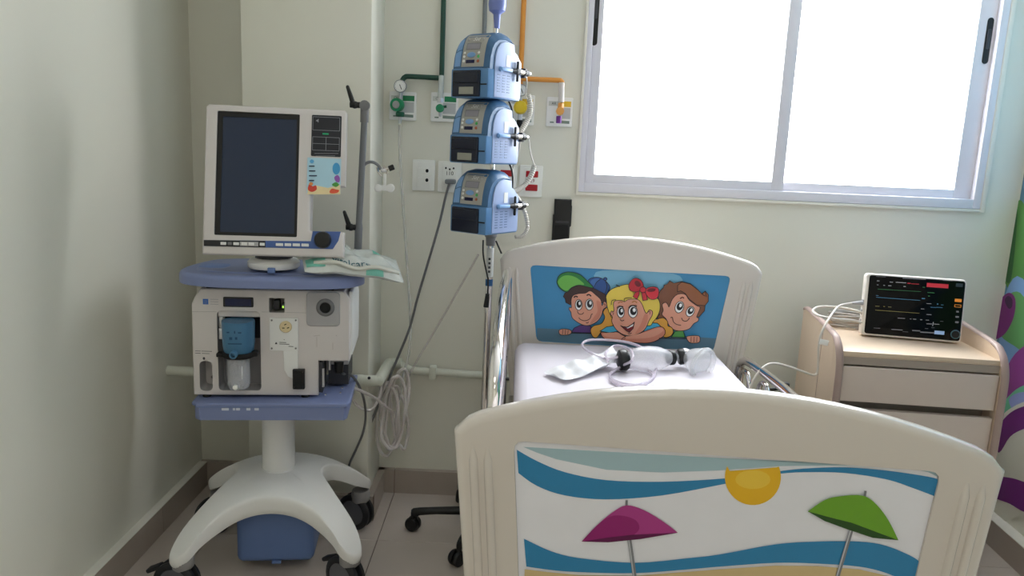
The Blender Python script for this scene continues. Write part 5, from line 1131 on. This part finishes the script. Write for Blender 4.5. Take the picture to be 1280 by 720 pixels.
# reservoir bag: flat crumpled pillow
ra_, rb_ = mp(694, 472, .004), mp(768, 446, .03); ax = (rb_ - ra_); Lr = ax.length; ax.normalize(); sd = ax.cross(Vector((0, 0, 1))).normalized(); upv = sd.cross(ax)
def resv(sg):
    def fn(u, v):
        wd = (.052 - .028 * max(0, u - .45) / .55) * (1 if u > .03 else .94); y = (v - .5) * 2
        e = max(0, 1 - abs(y) ** 2.5) * min(1, u * 5 + .25) 
        wr = .006 * math.sin(u * 22 + y * 2) * e + .004 * math.sin(u * 11 - y * 5 + 1)
        return ra_ + ax * Lr * u + sd * wd * y + upv * (sg * e * (.010 + .012 * u) + wr * (.9 if sg > 0 else .4) + .004)
    return fn
MB().grid(resv(1), 32, 12, RESW).grid(resv(-1), 32, 12, RESW).build('reservoir_bag', RES, smooth=60)
v0 = mp(779, 450, .036); bg0, bg1 = mp(786, 450, .04), mp(838, 447, .036)
MB().cyl(rb_ - ax * .02, v0, .012, JAR, .014, seg=16).cyl(rb_ - ax * .02 + sd * .008, v0, .004, WHITE, seg=8).build('reservoir_neck', RES)
xd = (bg1 - bg0).normalized()
MB().lathe([(0, -.018), (.02, -.018), (.032, -.012), (.034, -.004), (.034, .006), (.03, .014), (.02, .018), (0, .018)], v0, (xd + Vector((0, -.25, .1))).normalized(), BLACK, 24).build('intake_valve', RES)
Lb = (bg1 - bg0).length
MB().lathe([(.016, 0), (.028, .008), (.038, Lb * .22), (.041, Lb * .45), (.038, Lb * .68), (.028, Lb * .88), (.018, Lb)], bg0, xd, FROST, 28).build('squeeze_bag', RES)
n0 = bg1; n1 = mp(848, 446, .034)
MB().lathe([(0, 0), (.022, 0), (.024, .004), (.024, .014), (.018, .018), (0, .018)], n0 - xd * .006, xd, BLACK, 22).build('bag_collar', RES)
MB().cyl(n0 + xd * .008, n1 + xd * .006, .012, JAR, seg=16).build('patient_valve', RES)
md_ = Vector((.55, -.8, -.12)).normalized()
MB().lathe([(0, -.012), (.022, -.012), (.026, -.006), (.026, .008), (.02, .014), (0, .014)], n1 + xd * .012, (xd + Vector((.1, -.4, .2))).normalized(), BLACK, 22).build('valve_cap', RES)
mk0 = n1 + xd * .022 + Vector((0, 0, .006))
MB().cyl(mk0 + Vector((0, .006, .006)), mk0 + md_ * .02 + Vector((0, 0, .004)), .016, SILVER, .02, seg=18).build('elbow', RES)
MB().lathe([(.014, .006), (.022, .012), (.034, .028), (.044, .05), (.047, .068)], mk0 + md_ * .004, md_, MASK, 28).build('mask_dome', RES)
MB().lathe([(.047, .066), (.053, .07), (.055, .078), (.05, .086), (.042, .084), (.041, .075), (.047, .066)], mk0 + md_ * .004, md_, MASK, 28).build('mask_cushion', RES)
THB = clear('oxygen_tube', (222, 212, 226), .6, .12)
MB().tube([v0 + Vector((-.012, -.004, .012)), mp(760, 448, .04), mp(745, 444, .05), mp(732, 437, .055), mp(728, 430, .055), mp(737, 425, .06), mp(760, 425, .06), mp(785, 428, .07), mp(805, 436, .06), mp(817, 448, .04), mp(820, 462, .012), mp(814, 474, .006), mp(797, 481, .005), mp(777, 479, .005), mp(764, 473, .006), mp(764, 466, .006), mp(776, 460, .006), mp(796, 459, .012), mp(812, 464, .01), mp(816, 473, .006), mp(800, 483, .004), mp(778, 482, .005), mp(762, 475, .005)], .0042, THB, 8, n=6).build('oxygen_tubing', RES)
MB().tube([mp(764, 466, .014), mp(776, 458, .02), mp(790, 450, .06), mp(788, 437, .075), mp(770, 432, .06), mp(757, 441, .05), mp(760, 452, .04)], .004, THB, 8, n=6).build('oxygen_tubing', RES)
